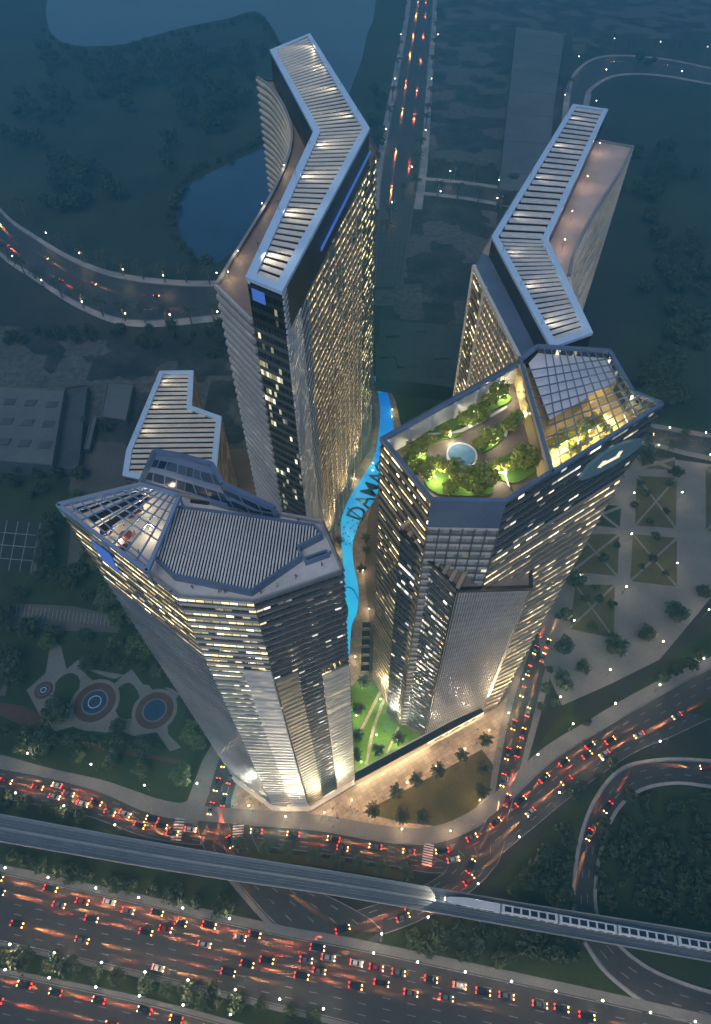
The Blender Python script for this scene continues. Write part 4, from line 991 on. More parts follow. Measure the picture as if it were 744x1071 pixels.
r, w = block('haze_edge_block', 'broad dark block standing in for the hazy ground edge behind the tallest tower', 'building', [(398, 333), (488, 341), (478, 406), (393, 395)], 12, M['darkroof'], M['black'])  # made-up block whose crisp edge stands in where the hazy ground ends
for q in ((410, 350), (440, 345), (462, 372), (425, 380), (455, 392), (405, 372)):
    c = P(*q, 12); mb = MB(); mb.box((c.x, c.y, 12.02), RNG.uniform(6, 14), RNG.uniform(5, 10), RNG.uniform(.8, 2.2), .1); mb.build('roof_plant', M['darkroof'], r)
block('site_hut', 'small grey hut on the building site left of the tallest tower', 'building', [(112, 400), (140, 402), (132, 440), (106, 436)], 5, M['paleroof'], M['darkroof'])
block('site_hut', 'slim pale shed between the two dark parked rows near the site', 'building', [(96, 436), (102, 436), (94, 470), (88, 470)], 4, M['paleroof'], M['darkroof'])
# fountains in the left park: one thing each
for i, (c, r_, lab) in enumerate([((46, 722), 4.2, 'smallest round fountain at the left of the park'), ((99.5, 734.5), 9.2, 'largest round fountain with two pale rings in the park'), ((162, 743), 8.4, 'round fountain in brown paving nearest the front tower')]):
    f = thing('round_fountain', lab, 'fountain', P(*c), 'round fountains in the left park')
    for nm, k_, z, mt in (('outer_paving', 1.25, .2, 'paving'), ('brown_ring', 1.05, .26, 'redpaving'), ('pale_ring', .68, .34, 'paving'), ('basin', .6, .40, 'navy')):
        mb = MB(); p = P(*c); mb.prism([(p.x+r_*k_*math.cos(t), p.y+r_*k_*math.sin(t)) for t in [2*math.pi*j/40 for j in range(40)]], .05, z); mb.build(nm, M[mt], f)
    if i < 2: mb = MB(); ring(mb, [(p.x+r_*.34*math.cos(t), p.y+r_*.34*math.sin(t)) for t in [2*math.pi*j/32 for j in range(32)]], .35, .3, .6); mb.build('inner_rim', M['white'], f)

# ------------------------------------------------------------------ plants
def crown_mesh(name, rx, rz, nb, nl, ls, mat, seed, zc):
    R_ = random.Random(seed); mb = MB()
    blobs = []
    for i in range(nb):
        a = R_.uniform(0, 6.283); h = R_.uniform(-.75, 1); rr = math.sqrt(max(0, 1-h*h*.8))*R_.uniform(.35, .85)
        blobs.append(Vector((rx*rr*math.cos(a), rx*rr*math.sin(a), zc+rz*h*.7)))
    for c in blobs:
        s_ = rx*R_.uniform(.28, .5)
        for j in range(nl):
            d = Vector((R_.gauss(0, 1), R_.gauss(0, 1), R_.gauss(0, .8))); d.normalize()
            p = c+d*s_*R_.uniform(.55, 1.05)
            n = (d+Vector((R_.uniform(-.6, .6), R_.uniform(-.6, .6), R_.uniform(-.2, .8)))).normalized()
            x = n.orthogonal().normalized(); y = n.cross(x); a = R_.uniform(0, 6.28); x, y = x*math.cos(a)+y*math.sin(a), y*math.cos(a)-x*math.sin(a)
            l = ls*R_.uniform(.6, 1.25)
            mb.face([p-x*l*.5, p+y*l*.32, p+x*l*.5, p-y*l*.32])
    o = mb.build(name, mat); me = o.data; bpy.data.objects.remove(o); return me
def trunk_mesh(h, r, rx, mat, seed):
    R_ = random.Random(seed); mb = MB(); mb.tube((0, 0, 0), (0, 0, h*.55), r, r*.7, 7)
    for i in range(5):
        a = i*1.256+R_.uniform(-.3, .3); mb.tube((0, 0, h*.5), (rx*.5*math.cos(a), rx*.5*math.sin(a), h*R_.uniform(.75, 1.0)), r*.5, r*.15, 5)
    o = mb.build('trunk', mat); me = o.data; bpy.data.objects.remove(o); return me
TREES = {}
for kind, mt, rx, rz, nb, nl, ls, zc in (('dark', 'leaf', 3.6, 2.9, 22, 42, .95, 4.6), ('green', 'leafgreen', 3.4, 3.0, 20, 42, .9, 4.4), ('shrub', 'leaf', 1.7, 1.1, 11, 34, .6, 1.1), ('lit', 'leaflit', 2.5, 1.7, 18, 40, .62, 2.7)):
    TREES[kind] = []
    for s_ in range(3):
        TREES[kind].append((crown_mesh('crown', rx, rz, nb, nl, ls, M[mt], 31*s_+len(kind), zc), trunk_mesh(zc, .28 if kind != 'shrub' else .1, rx, M['bark'], s_)))
def tree(name, kind, label, loc, sc=1.0, group=None, cat='tree'):
    t = thing(name, label, cat, loc, group); t.scale = (sc*RNG.uniform(.9, 1.1), sc*RNG.uniform(.9, 1.1), sc*RNG.uniform(.85, 1.1)); t.rotation_euler = (0, 0, RNG.uniform(0, 6.28))
    cm, tm = TREES[kind][RNG.randrange(3)]
    for nm, me in (('crown', cm), ('trunk', tm)):
        o = bpy.data.objects.new(nm, me); COL.objects.link(o); o.parent = t
    return t
# palm
def palm_mesh(seed):
    R_ = random.Random(seed); mb = MB(); h = 6.5
    for i in range(17):
        a = i*2.399+R_.uniform(-.2, .2); el = R_.uniform(-.1, .8); L_ = R_.uniform(2.9, 3.7); prev = Vector((0, 0, h)); d = Vector((math.cos(a)*math.cos(el), math.sin(a)*math.cos(el), math.sin(el)))
        sdv = Vector((-math.sin(a), math.cos(a), 0))
        for k_ in range(6):
            nx = prev+d*(L_/6); w0, w1 = .62*math.sin(math.pi*(k_/6*.82+.1)), .62*math.sin(math.pi*((k_+1)/6*.82+.1))
            dn = Vector((0, 0, -.18))
            for sgn in (1, -1):
                mb.face([prev, prev+sdv*sgn*w0+dn, nx+sdv*sgn*w1*.8+dn-d*.1, nx-d*.12])
            prev = nx; d = (d+Vector((0, 0, -.24))).normalized()
    o = mb.build('fronds', M['frond']); me = o.data; bpy.data.objects.remove(o)
    mb = MB(); mb.tube((0, 0, 0), (.15, 0, 3.3), .26, .2, 7); mb.tube((.15, 0, 3.3), (0, 0, h), .2, .24, 7); o = mb.build('trunk', M['palmbark']); m2 = o.data; bpy.data.objects.remove(o)
    return me, m2
PALMS = [palm_mesh(s_) for s_ in range(3)]
def palm(label, loc, sc=1.0, group=None):
    t = thing('palm_tree', label, 'palm tree', loc, group); t.scale = (sc,)*3; t.rotation_euler = (0, 0, RNG.uniform(0, 6.28))
    f, tr_ = PALMS[RNG.randrange(3)]
    for nm, me in (('fronds', f), ('trunk', tr_)):
        o = bpy.data.objects.new(nm, me); COL.objects.link(o); o.parent = t
    return t
def row(pts, fn, what, where, z, **kw):
    pts = sorted(pts); n = len(pts)
    for i, (u, v) in enumerate(pts):
        fn(f'{ordn(i)} {what} from the left {where}', XY(u, v, z, 0), group=f'{what}s {where}'[:60], **kw)
# ---- street lamps
bulb = MB()
for i in range(8):
    for j in range(5):
        def sp_(a, b_): return Vector((.32*math.sin(b_)*math.cos(a), .32*math.sin(b_)*math.sin(a), 7.6+.32*math.cos(b_)))
        a0_, a1_, b0_, b1_ = i*.7854, (i+1)*.7854, j*.6283, (j+1)*.6283
        bulb.face([sp_(a0_, b0_), sp_(a0_, b1_), sp_(a1_, b1_), sp_(a1_, b0_)])
bo = bulb.build('lamp_globe', M['bulb']); bulbme = bo.data; bpy.data.objects.remove(bo)
mb = MB(); mb.tube((0, 0, 0), (0, 0, 7.25), .13, .08, 8); mb.tube((0, 0, 0), (0, 0, .5), .25, .2, 8); mb.tube((0, 0, 7.1), (0, 0, 7.25), .3, .3, 8)
po = mb.build('lamp_post', M['steel']); poleme = po.data; bpy.data.objects.remove(po)
ld = bpy.data.lights.new('street_light', 'POINT'); ld.energy = 750; ld.color = (1.0, .74, .46); ld.shadow_soft_size = .45
def lamp(label, loc, group=None, sc=1.0):
    t = thing('street_lamp', label, 'street lamp', loc, group); t.scale = (sc,)*3
    for nm, me in (('lamp_globe', bulbme), ('lamp_post', poleme)):
        o = bpy.data.objects.new(nm, me); COL.objects.link(o); o.parent = t
    o = bpy.data.objects.new('street_light', ld); COL.objects.link(o); o.parent = t; o.location = (0, 0, 8.4)
    return t
def C2(l, ox, oy, s_): return [(ox+x/s_, oy+y/s_) for x, y in l]
k2 = 2.8615
row(C2([(45, 20), (140, 130), (240, 190), (370, 240), (490, 258), (650, 250)], 0, 200, k2), lamp, 'lamp', 'along the upper kerb of the curved road', 8, sc=1.3)
row(C2([(40, 200), (127, 272), (248, 337), (377, 372), (510, 375), (652, 367)], 0, 200, k2), lamp, 'lamp', 'along the lower kerb of the curved road', 8, sc=1.3)
row(C2([(60, 50), (95, 85), (195, 165), (250, 195), (310, 215), (365, 235), (425, 245), (490, 255), (555, 255), (625, 260)], 0, 200, k2), palm, 'palm', 'above the curved road', 6, sc=2.3)
row(C2([(18, 190), (70, 235), (125, 270), (180, 300), (245, 330), (303, 355), (370, 370), (430, 375), (497, 380), (570, 380), (638, 375)], 0, 200, k2), palm, 'palm', 'below the curved road', 6, sc=2.3)
k3 = 1.9375
row(C2([(115, 75), (103, 165), (85, 268), (97, 417)], 360, 0, k3), lamp, 'lamp', 'on the left side of the straight far road', 8, sc=1.5)
row(C2([(190, 75), (177, 165), (165, 270), (137, 345)], 360, 0, k3), lamp, 'lamp', 'on the right side of the straight far road', 8, sc=1.5)
row(C2([(192, 5), (190, 30), (187, 60), (184, 95), (180, 130), (176, 195), (170, 230), (166, 250), (155, 300), (148, 330)], 360, 0, k3), palm, 'palm', 'on the right side of the straight far road', 6, sc=2.3)
row(C2([(122, 20), (118, 50), (112, 100), (107, 135), (98, 195), (92, 235), (118, 395), (92, 440), (86, 470)], 360, 0, k3), palm, 'palm', 'on the left side of the straight far road', 6, sc=2.3)
row(C2([(215, 352), (313, 370)], 360, 0, k3), lamp, 'lamp', 'above the short cross road', 8, sc=1.4)
row(C2([(195, 393), (310, 407)], 360, 0, k3), lamp, 'lamp', 'below the short cross road', 8, sc=1.4)
row(C2([(185, 345), (225, 350), (265, 355), (340, 375)], 360, 0, k3), palm, 'palm', 'above the short cross road', 6, sc=2.3)
row(C2([(145, 380), (190, 390), (230, 393), (272, 403), (320, 410)], 360, 0, k3), palm, 'palm', 'below the short cross road', 6, sc=2.3)
row(C2([(447, 198), (475, 120), (530, 147), (547, 83), (640, 90), (683, 150), (735, 100), (510, 210)], 360, 0, k3), lamp, 'lamp', 'round the bend of the far corner road', 8, sc=1.5)
row(C2([(490, 105), (515, 95), (545, 85), (575, 95), (610, 95), (675, 97), (705, 95), (460, 150), (455, 175)], 360, 0, k3), palm, 'palm', 'round the bend of the far corner road', 6, sc=2.3)
k4 = 5.167
row(C2([(522, 138), (718, 165)], 600, 420, k4), lamp, 'lamp', 'above the park side road', 8)
row(C2([(462, 232), (742, 283)], 600, 420, k4), lamp, 'lamp', 'below the park side road', 8)
row(C2([(410, 245), (520, 245), (600, 185)], 600, 420, k4), palm, 'palm', 'beside the park side road', 6, sc=1.4)
row(C2([(330, 490), (590, 487), (316, 712), (563, 870), (288, 998), (35, 935)], 600, 420, k4)+C2([(200, 700), (463, 762), (307, 845), (598, 668), (160, 925)], 530, 400, 2.818), lamp, 'lamp', 'on the paths of the right park', 8)
row(C2([(322, 945), (453, 890), (583, 812), (197, 1005)], 530, 400, 2.818), lamp, 'lamp', 'along the upper kerb of the street below the park', 8)
row(C2([(57, 55), (190, 78), (302, 122), (412, 118)], 0, 760, 2), lamp, 'lamp', 'on the pavement above the left street', 8)
row(C2([(32, 138), (133, 165), (240, 205)], 0, 760, 2), lamp, 'lamp', 'on the verge below the left street', 8)
row(C2([(10, 295), (100, 315), (200, 337), (290, 357), (382, 379), (480, 401)], 0, 760, 2), lamp, 'lamp', 'on the verge between viaduct and highway', 8)
row(C2([(20, 455), (113, 473), (212, 493), (303, 513), (393, 530), (492, 550), (585, 570), (677, 590)], 0, 760, 2), lamp, 'lamp', 'along the upper side of the highway median', 8)
row(C2([(10, 508), (102, 525), (200, 545), (291, 563), (383, 582), (482, 602)], 0, 760, 2), lamp, 'lamp', 'along the lower side of the highway median', 8)
row(C2([(38, 473), (130, 492), (230, 513), (327, 533), (420, 553), (518, 573), (618, 598), (712, 617)], 372, 760, 2), lamp, 'lamp', 'on the upper kerb of the right highway', 8)
row(C2([(638, 30), (518, 68), (427, 137), (343, 230), (257, 328), (382, 58), (152, 398), (55, 433)], 372, 760, 2), lamp, 'lamp', 'beside the sweeping street right of centre', 8)
# ---- palms
row([(251, 882), (278, 886), (300, 889), (329, 895), (353, 900), (376, 904), (400, 908), (425, 913)], palm, 'palm', 'on the strip between street and viaduct', 6, sc=1.15)
row(C2([(272, 30), (222, 60), (268, 88), (172, 92), (127, 112), (85, 137), (265, 135), (97, 188), (37, 175), (140, 190)], 372, 760, 2), palm, 'palm', 'round the dry lawn in front of the canopy', 6, sc=1.15)
row([(375, 742), (374, 770), (396, 784), (372, 790), (417, 772), (381, 713)], palm, 'palm', 'on the bright lawn between the front towers', 6, sc=1.1)
row([(352, 546), (355, 565), (383, 562), (378, 594), (384, 575)], palm, 'palm', 'beside the pool', 6, sc=1.0)
palm('pale lit palm at the edge of the left park by the flared tower', XY(165, 703, 6, 0), 1.2)
# ---- trees
def treerow(pts, what, where, kind, z, sc, name='round_tree'):
    pts = sorted(pts)
    for i, (u, v) in enumerate(pts): tree(name, kind, f'{ordn(i)} {what} from the left {where}', XY(u, v, z, 0), sc*RNG.uniform(.7, 1.28), f'{what}s {where}'[:60])
treerow(C2([(500, 260), (415, 225), (580, 615), (497, 680), (417, 742), (318, 783), (177, 680), (172, 780), (228, 835), (165, 880), (200, 585)], 530, 400, 2.818), 'dense round tree', 'in the right park', 'dark', 5, 1.35)
treerow(C2([(265, 605), (440, 455), (325, 480), (285, 520), (410, 330), (470, 380), (430, 520), (470, 560), (230, 640), (310, 655), (250, 720), (395, 300), (375, 360), (420, 410), (400, 540), (480, 300)], 530, 400, 2.818), 'small bush', 'on the triangular lawns of the right park', 'shrub', 1, 1.5, 'bush')
treerow(C2([(503, 845), (580, 795), (460, 870), (550, 830)], 530, 400, 2.818), 'tree', 'on the verge below the right park', 'dark', 4, .8)
treerow(C2([(165, 60), (230, 70), (295, 85), (382, 105), (405, 20), (45, 45), (90, 40)], 0, 760, 2), 'leafy green tree', 'on the lawn above the left street', 'green', 4, 1.05)
treerow(C2([(10, 150), (95, 170), (168, 180), (130, 180), (50, 160)], 0, 760, 2), 'tree', 'on the verge right above the viaduct', 'dark', 4, .95)
treerow([(12, 895), (42, 905), (62, 910), (90, 915), (112, 921), (136, 927), (160, 930), (183, 936), (205, 942), (234, 949), (26, 899), (76, 914), (124, 925)], 'dark tree', 'in the row between viaduct and highway', 'dark', 4, .95)
treerow(C2([(45, 485), (105, 495), (150, 503), (200, 517), (245, 525), (303, 537), (347, 548), (393, 553), (440, 567), (497, 577), (545, 585), (607, 595), (655, 605), (5, 478)], 0, 760, 2), 'dark tree', 'in the row on the highway median', 'dark', 4, 1.0)
k5 = 2.975
treerow(C2([(40, 75), (130, 90), (160, 320), (90, 530), (165, 540), (265, 550), (20, 60), (95, 110), (165, 205), (150, 245), (145, 280), (140, 320), (180, 370), (220, 390), (270, 420), (120, 365), (60, 420), (20, 480), (215, 360), (255, 350), (20, 520), (40, 620), (45, 690), (180, 795), (370, 830), (270, 640)], 0, 480, k5), 'dark tree', 'in the left park', 'dark', 4, 1.35)
treerow(C2([(335, 420), (385, 480), (360, 575), (460, 600), (350, 440), (320, 450), (400, 500), (155, 575), (600, 860), (620, 880), (570, 990), (430, 590), (370, 510), (300, 330), (280, 300)], 0, 480, k5), 'lit green tree', 'at the foot of the flared tower', 'green', 4, 1.35)
tree('round_tree', 'green', 'bright green tree just above the pointed roof terrace tip', XY(79, 517, 4, 0), 1.0)
treerow(C2([(15, 850), (50, 858), (90, 862), (130, 866), (170, 872), (210, 876), (250, 880), (290, 880), (330, 885), (370, 890), (410, 892), (450, 900), (490, 905), (120, 905), (240, 930), (350, 945), (445, 970)], 0, 480, k5), 'hedge tree', 'in the dark row below the fountains', 'dark', 3, 1.0)
treerow(C2([(300, 620), (330, 640), (360, 625), (390, 640), (420, 630), (450, 650), (280, 610), (345, 600)], 0, 480, k5), 'pale shrub', 'above the fountains', 'shrub', 1, 1.5, 'bush')
# island and far woods: trees one can tell apart through the haze
pts = []
R2 = random.Random(4)
for (u, v, n, su, sv) in [(120, 80, 50, 45, 25), (190, 70, 40, 32, 24), (250, 55, 30, 22, 24), (230, 110, 26, 28, 22), (60, 60, 12, 14, 14), (75, 190, 24, 28, 20), (25, 165, 12, 25, 20), (190, 165, 16, 16, 12), (40, 120, 16, 28, 20)]:
    for i in range(n): pts.append((u+R2.gauss(0, .6)*su, v+R2.gauss(0, .6)*sv))
pts = [p for p in pts if p[0] > -30 and p[1] > (52 if p[0] > 45 else 5) and not (185 < p[0] < 280 and p[1] > 150) and not (p[1] > 150 and p[0] < 40)]
treerow(pts, 'hazy tree', 'on the wooded bank by the far water', 'dark', 4, 2.3, 'bank_tree')
pts = []
for (u, v, n, su, sv) in [(690, 180, 20, 30, 22), (700, 260, 24, 30, 28), (720, 330, 22, 26, 30), (690, 390, 14, 20, 18), (680, 65, 3, 8, 5), (690, 420, 6, 30, 8), (350, 180, 0, 1, 1), (395, 120, 8, 5, 50)]:
    for i in range(n): pts.append((u+R2.gauss(0, .6)*su, v+R2.gauss(0, .6)*sv))
treerow(pts, 'hazy tree', 'on the dark field behind the towers', 'dark', 4, 1.9, 'field_tree')
pts = [(60+R2.uniform(-70, 180), 352+R2.gauss(0, 9)) for i in range(34)]+[(2, 470), (90, 443), (112, 448), (20, 492), (40, 496), (60, 498), (85, 498)]
treerow(pts, 'scrubby tree', 'below the curved road', 'dark', 3, 1.1, 'scrub_tree')
pts = [(u, v) for u in range(632, 760, 13) for v in range(838, 978, 15)]
pts = [(u+R2.uniform(-7, 7), v+R2.uniform(-7, 7)) for u, v in pts if not (u < 655 and v < 858) and v < 945+(u-620)*.17]
treerow(pts, 'dark bush', 'in the green inside the loop ramp', 'shrub', 1, 1.7, 'bush')
pts = [(520+R2.uniform(0, 80), 925+R2.uniform(-45, 25)) for i in range(44)]
pts = [p for p in pts if p[1] > 1010-(p[0]-430)*.82 and p[0] < 596 and p[1] < 928+(p[0]-508)*.16]+[(600, 830), (610, 820), (628, 812), (560, 905), (572, 890), (588, 868), (640, 800)]
treerow(pts, 'dark tree', 'between the sweeping street and the loop ramp', 'dark', 3, .9)
pts = [(430+R2.uniform(0, 190), 975+R2.uniform(-10, 28)) for i in range(60)]
pts = [p for p in pts if p[1] < 998+(p[0]-430)*.19 and p[1] > 966]
treerow(pts, 'dark bush', 'on the verge above the right highway', 'shrub', 1, 1.5, 'bush')
treerow(C2([(272, 640), (195, 700), (150, 690), (235, 1000)], 530, 400, 2.818)+[(566, 740), (570, 720), (575, 700), (580, 735)], 'shrub', 'beside the avenue right of the garden tower', 'shrub', 1, 1.4, 'bush')
shore = catmull([Vector((x, y, 0)) for x, y in [(50, 30), (82, 52), (130, 50), (165, 40), (200, 31), (240, 23), (268, 17), (284, 32), (300, 62)]], 4)+catmull([Vector((x, y, 0)) for x, y in [(278, 150), (254, 163), (222, 178), (197, 194), (187, 214), (186, 240), (202, 270), (222, 280)]], 3)
treerow([(p.x-R2.uniform(0, 5), p.y+R2.uniform(0, 6)) if p.y < 100 else (p.x-R2.uniform(2, 7), p.y-R2.uniform(0, 6)) for p in shore], 'reedy bush', 'on the shore of the far water', 'shrub', 1, 3.4, 'shore_bush')
# roof garden trees (rest on the garden floor)
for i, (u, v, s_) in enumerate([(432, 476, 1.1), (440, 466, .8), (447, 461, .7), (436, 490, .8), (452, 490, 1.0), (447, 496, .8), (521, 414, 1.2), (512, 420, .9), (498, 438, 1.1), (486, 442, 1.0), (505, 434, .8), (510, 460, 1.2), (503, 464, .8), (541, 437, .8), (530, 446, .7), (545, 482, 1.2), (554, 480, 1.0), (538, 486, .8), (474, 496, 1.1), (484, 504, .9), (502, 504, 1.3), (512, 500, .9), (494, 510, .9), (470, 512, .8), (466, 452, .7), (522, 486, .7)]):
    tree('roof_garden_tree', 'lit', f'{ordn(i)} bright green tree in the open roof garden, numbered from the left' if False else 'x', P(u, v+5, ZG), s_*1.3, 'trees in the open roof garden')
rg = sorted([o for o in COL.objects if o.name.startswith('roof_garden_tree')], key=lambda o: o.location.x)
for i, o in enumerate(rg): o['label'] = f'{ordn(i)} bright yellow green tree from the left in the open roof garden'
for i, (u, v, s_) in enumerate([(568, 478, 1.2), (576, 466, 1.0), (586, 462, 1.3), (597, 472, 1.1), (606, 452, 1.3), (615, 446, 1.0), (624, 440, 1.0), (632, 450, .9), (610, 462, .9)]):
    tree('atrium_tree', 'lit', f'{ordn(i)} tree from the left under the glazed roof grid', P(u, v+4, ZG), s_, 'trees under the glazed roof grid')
# ------------------------------------------------------------------ cars (front towards +x)
def car_parts(paint):
    parts = []
    mb = MB(); secs = []
    L_, W2 = 4.7, .93
    prof = [(-2.35, .55, .80, .86), (-2.25, .28, .95, .93), (-1.3, .24, 1.0, .93), (0, .24, 1.0, .93), (1.2, .24, .93, .93), (2.1, .26, .78, .90), (2.35, .42, .66, .78)]
    for x, z0, z1, w in prof:
        secs.append([Vector((x, -w, z0)), Vector((x, w, z0)), Vector((x, w, lerp(z0, z1, .7))), Vector((x, w*.88, z1)), Vector((x, -w*.88, z1)), Vector((x, -w, lerp(z0, z1, .7)))])
    for a, b_ in zip(secs, secs[1:]):
        for j in range(6): k_ = (j+1) % 6; mb.face([a[j], b_[j], b_[k_], a[k_]])
    mb.face(secs[0][::-1]); mb.face(secs[-1])
    rf = [(-1.35, .62), (-.2, .64), (.25, .62)]
    lo = [Vector((-1.25, -.62, 1.42)), Vector((.3, -.62, 1.42)), Vector((.3, .62, 1.42)), Vector((-1.25, .62, 1.42))]; hi = [p+Vector((0, 0, .06)) for p in lo]
    mb.hexa(lo, hi); parts.append(('body', mb, [paint]))
    mb = MB(); lo = [Vector((-1.95, -.80, .96)), Vector((1.05, -.80, .94)), Vector((1.05, .80, .94)), Vector((-1.95, .80, .96))]
    hi = [Vector((-1.22, -.6, 1.43)), Vector((.26, -.6, 1.43)), Vector((.26, .6, 1.43)), Vector((-1.22, .6, 1.43))]
    mb.hexa(lo, hi); parts.append(('windows', mb, [M['trainglass']]))
    for x in (-1.45, 1.45):
        for y in (-.86, .86):
            mb = MB(); mb.tube((x, y-.11, .33), (x, y+.11, .33), .33, .33, 12); parts.append(('wheel', mb, [M['black']]))
    for y in (-.62, .62):
        mb = MB(); mb.box((2.24, y, .56), .26, .38, .19); parts.append(('headlight', mb, [M['head']]))
        mb = MB(); mb.box((-2.28, y, .66), .28, .5, .26); parts.append(('tail_light', mb, [M['tail']]))
    return parts
PAINT = {'white': (.62, .62, .61), 'silver': (.34, .35, .37), 'black': (.015, .015, .018), 'dark red': (.22, .02, .02), 'grey': (.12, .125, .135)}
CARS = {}
for nm, c in PAINT.items():
    m, nt, b = newmat(nm.replace(' ', '_')+'_car_paint'); b.inputs['Base Color'].default_value = c4(c); b.inputs['Roughness'].default_value = .3; b.inputs['Metallic'].default_value = .2; b.inputs['Coat Weight'].default_value = .5
    root = thing('parked', 'x', 'car')
    for pn, mb, mt in car_parts(m): mb.build(pn, mt, root)
    CARS[nm] = root
spare = [o for r in CARS.values() for o in (r, *r.children)]
placed = []
def mkspot(n, col, en, size):
    l = bpy.data.lights.new(n, 'SPOT'); l.energy = en; l.color = col; l.spot_size = math.radians(size); l.spot_blend = 1.0; l.shadow_soft_size = .15; return l
LRED = mkspot('red_trail_spot', (1, .10, .03), 60000, 10); LAMBER = mkspot('amber_trail_spot', (1, .34, .09), 64000, 10)  # overstrong added spots, throwing red and amber streaks that imitate light trails
def trail_spots(o):
    a = bpy.data.objects.new('red_trail_spot', LRED); COL.objects.link(a); a.parent = o; a.location = (-2.5, 0, .95); a.rotation_euler = Vector((-1, 0, -.11)).to_track_quat('-Z', 'Y').to_euler()
    b_ = bpy.data.objects.new('amber_trail_spot', LAMBER); COL.objects.link(b_); b_.parent = o; b_.location = (2.5, 0, .75); b_.rotation_euler = Vector((1, 0, -.085)).to_track_quat('-Z', 'Y').to_euler()
def put_car(road, d, t, fwd, where, i, colour=None, group=None):
    p, tg = road.at(d, t)
    for q in placed:
        if (q-p).length < 4.7: return
    placed.append(p)
    nm = colour or RNG.choice(['silver', 'black', 'black', 'dark red', 'black', 'black', 'grey', 'black', 'white', 'grey'])
    o = copy_tree(CARS[nm]); o.name = 'car'
    if not fwd: tg = -tg
    o.location = (p.x, p.y, p.z+.01); o.rotation_euler = (0, 0, math.atan2(tg.y, tg.x)); o.scale = (RNG.uniform(.92, 1.12), RNG.uniform(.95, 1.05), RNG.uniform(.95, 1.3))
    trail_spots(o)
    o['category'] = 'car'; o['group'] = group or f'cars {where}'[:60]; o['_c'] = nm; o['_w'] = where
    return o
def stream(road, t, a, b_, fwd, where, gap=(8.5, 15)):  # rows of mostly added cars, their lamps standing in for light trails
    r = ROADS[road]; d0, d1 = r.near(*a), r.near(*b_)
    if d0 > d1: d0, d1 = d1, d0
    d = d0+RNG.uniform(0, 4); i = 0
    while d < d1:
        put_car(r, d, t+RNG.uniform(-.012, .012), fwd, where, i); d += RNG.uniform(*gap); i += 1
stream('city_street', .42, (0, 815), (205, 870), True, 'in the upper red queue on the left street', (11, 17))
stream('city_street', .62, (0, 815), (205, 870), True, 'in the lower red queue on the left street', (11, 17))
stream('city_street', .22, (60, 825), (190, 860), False, 'facing left on the left street', (9, 18))
stream('city_street', .30, (262, 870), (480, 890), False, 'heading left past the front tower', (13, 19))
stream('city_street', .62, (262, 870), (480, 895), True, 'heading right past the front tower', (12, 18))
stream('city_street', .22, (490, 880), (640, 775), True, 'in the inner lane of the sweeping street', (11, 16))
stream('city_street', .40, (490, 880), (650, 770), True, 'in the middle lane of the sweeping street', (11, 17))
stream('city_street', .62, (560, 860), (744, 720), False, 'in the outer lane of the sweeping street', (14, 34))
stream('tower_side_street', .28, (231, 790), (215, 855), True, 'in the left lane beside the flared tower', (8, 10))
stream('tower_side_street', .70, (245, 790), (225, 855), False, 'in the right lane beside the flared tower', (8, 10))
stream('underpass_road', .55, (235, 875), (300, 930), True, 'on the road dipping under the viaduct', (10, 26))
stream('slip_road', .45, (500, 890), (360, 975), False, 'on the slip road under the viaduct', (16, 34))
stream('slip_road', .7, (480, 910), (360, 975), False, 'on the slip road under the viaduct', (20, 44))
stream('avenue', .28, (560, 670), (520, 860), True, 'in the left lane of the avenue', (11, 17))
stream('avenue', .70, (575, 670), (530, 850), False, 'in the right lane of the avenue', (8, 13))
ROADS['highway_'] = ROADS['highway']
ROADS['main_highway'] = ROADS_MAIN
hw = [(.09, (0, 925), (340, 990), 'in the kerb lane of the highway', (17, 26)), (.17, (95, 945), (330, 990), 'in the second lane of the highway', (17, 27)), (.30, (0, 945), (372, 1010), 'in the third lane of the highway', (18, 30)),
      (.40, (100, 965), (480, 1050), 'in the middle lane of the highway', (17, 27)), (.52, (70, 985), (400, 1060), 'in the fifth lane of the highway', (17, 27)), (.20, (340, 1000), (620, 1060), 'in the second lane of the right highway', (7, 12)),
      (.44, (372, 1030), (480, 1060), 'in the middle lane of the right highway', (7, 12)), (.72, (0, 975), (300, 1040), 'in the sparse lane of the highway', (26, 60)), (.88, (0, 985), (300, 1055), 'in the lane beside the median', (45, 95))]
for t, a, b_, wh, gp in hw: stream('main_highway', t, a, b_, True, wh, gp)
stream('highway', .10, (0, 1020), (240, 1075), False, 'on the lower carriageway nearest the median', (11, 17))
stream('highway', .35, (0, 1040), (200, 1090), False, 'on the lower carriageway away from the median', (24, 50))
stream('loop_ramp', .3, (744, 800), (602, 955), True, 'in the outer lane of the loop ramp', (40, 75))
stream('loop_ramp', .62, (744, 815), (615, 955), True, 'in the inner lane of the loop ramp', (45, 80))
stream('curved_road', .35, (0, 235), (230, 310), True, 'in the upper lanes of the curved road', (50, 110))
stream('curved_road', .7, (0, 250), (230, 325), False, 'in the lower lanes of the curved road', (50, 110))
stream('tree_lined_road', .3, (430, 0), (400, 220), True, 'in the left lanes of the straight far road', (80, 150))
stream('tree_lined_road', .7, (445, 0), (430, 220), False, 'in the right lanes of the straight far road', (80, 150))
stream('far_corner_road', .35, (640, 68), (744, 80), True, 'on the far corner road', (70, 120))
stream('park_side_road', .5, (680, 450), (744, 470), True, 'on the park side road', (30, 60))
for o in spare: bpy.data.objects.remove(o)
byw = {}
for o in COL.objects:
    if o.name.split('.')[0] == 'car' and '_w' in o: byw.setdefault(o['_w'], []).append(o)
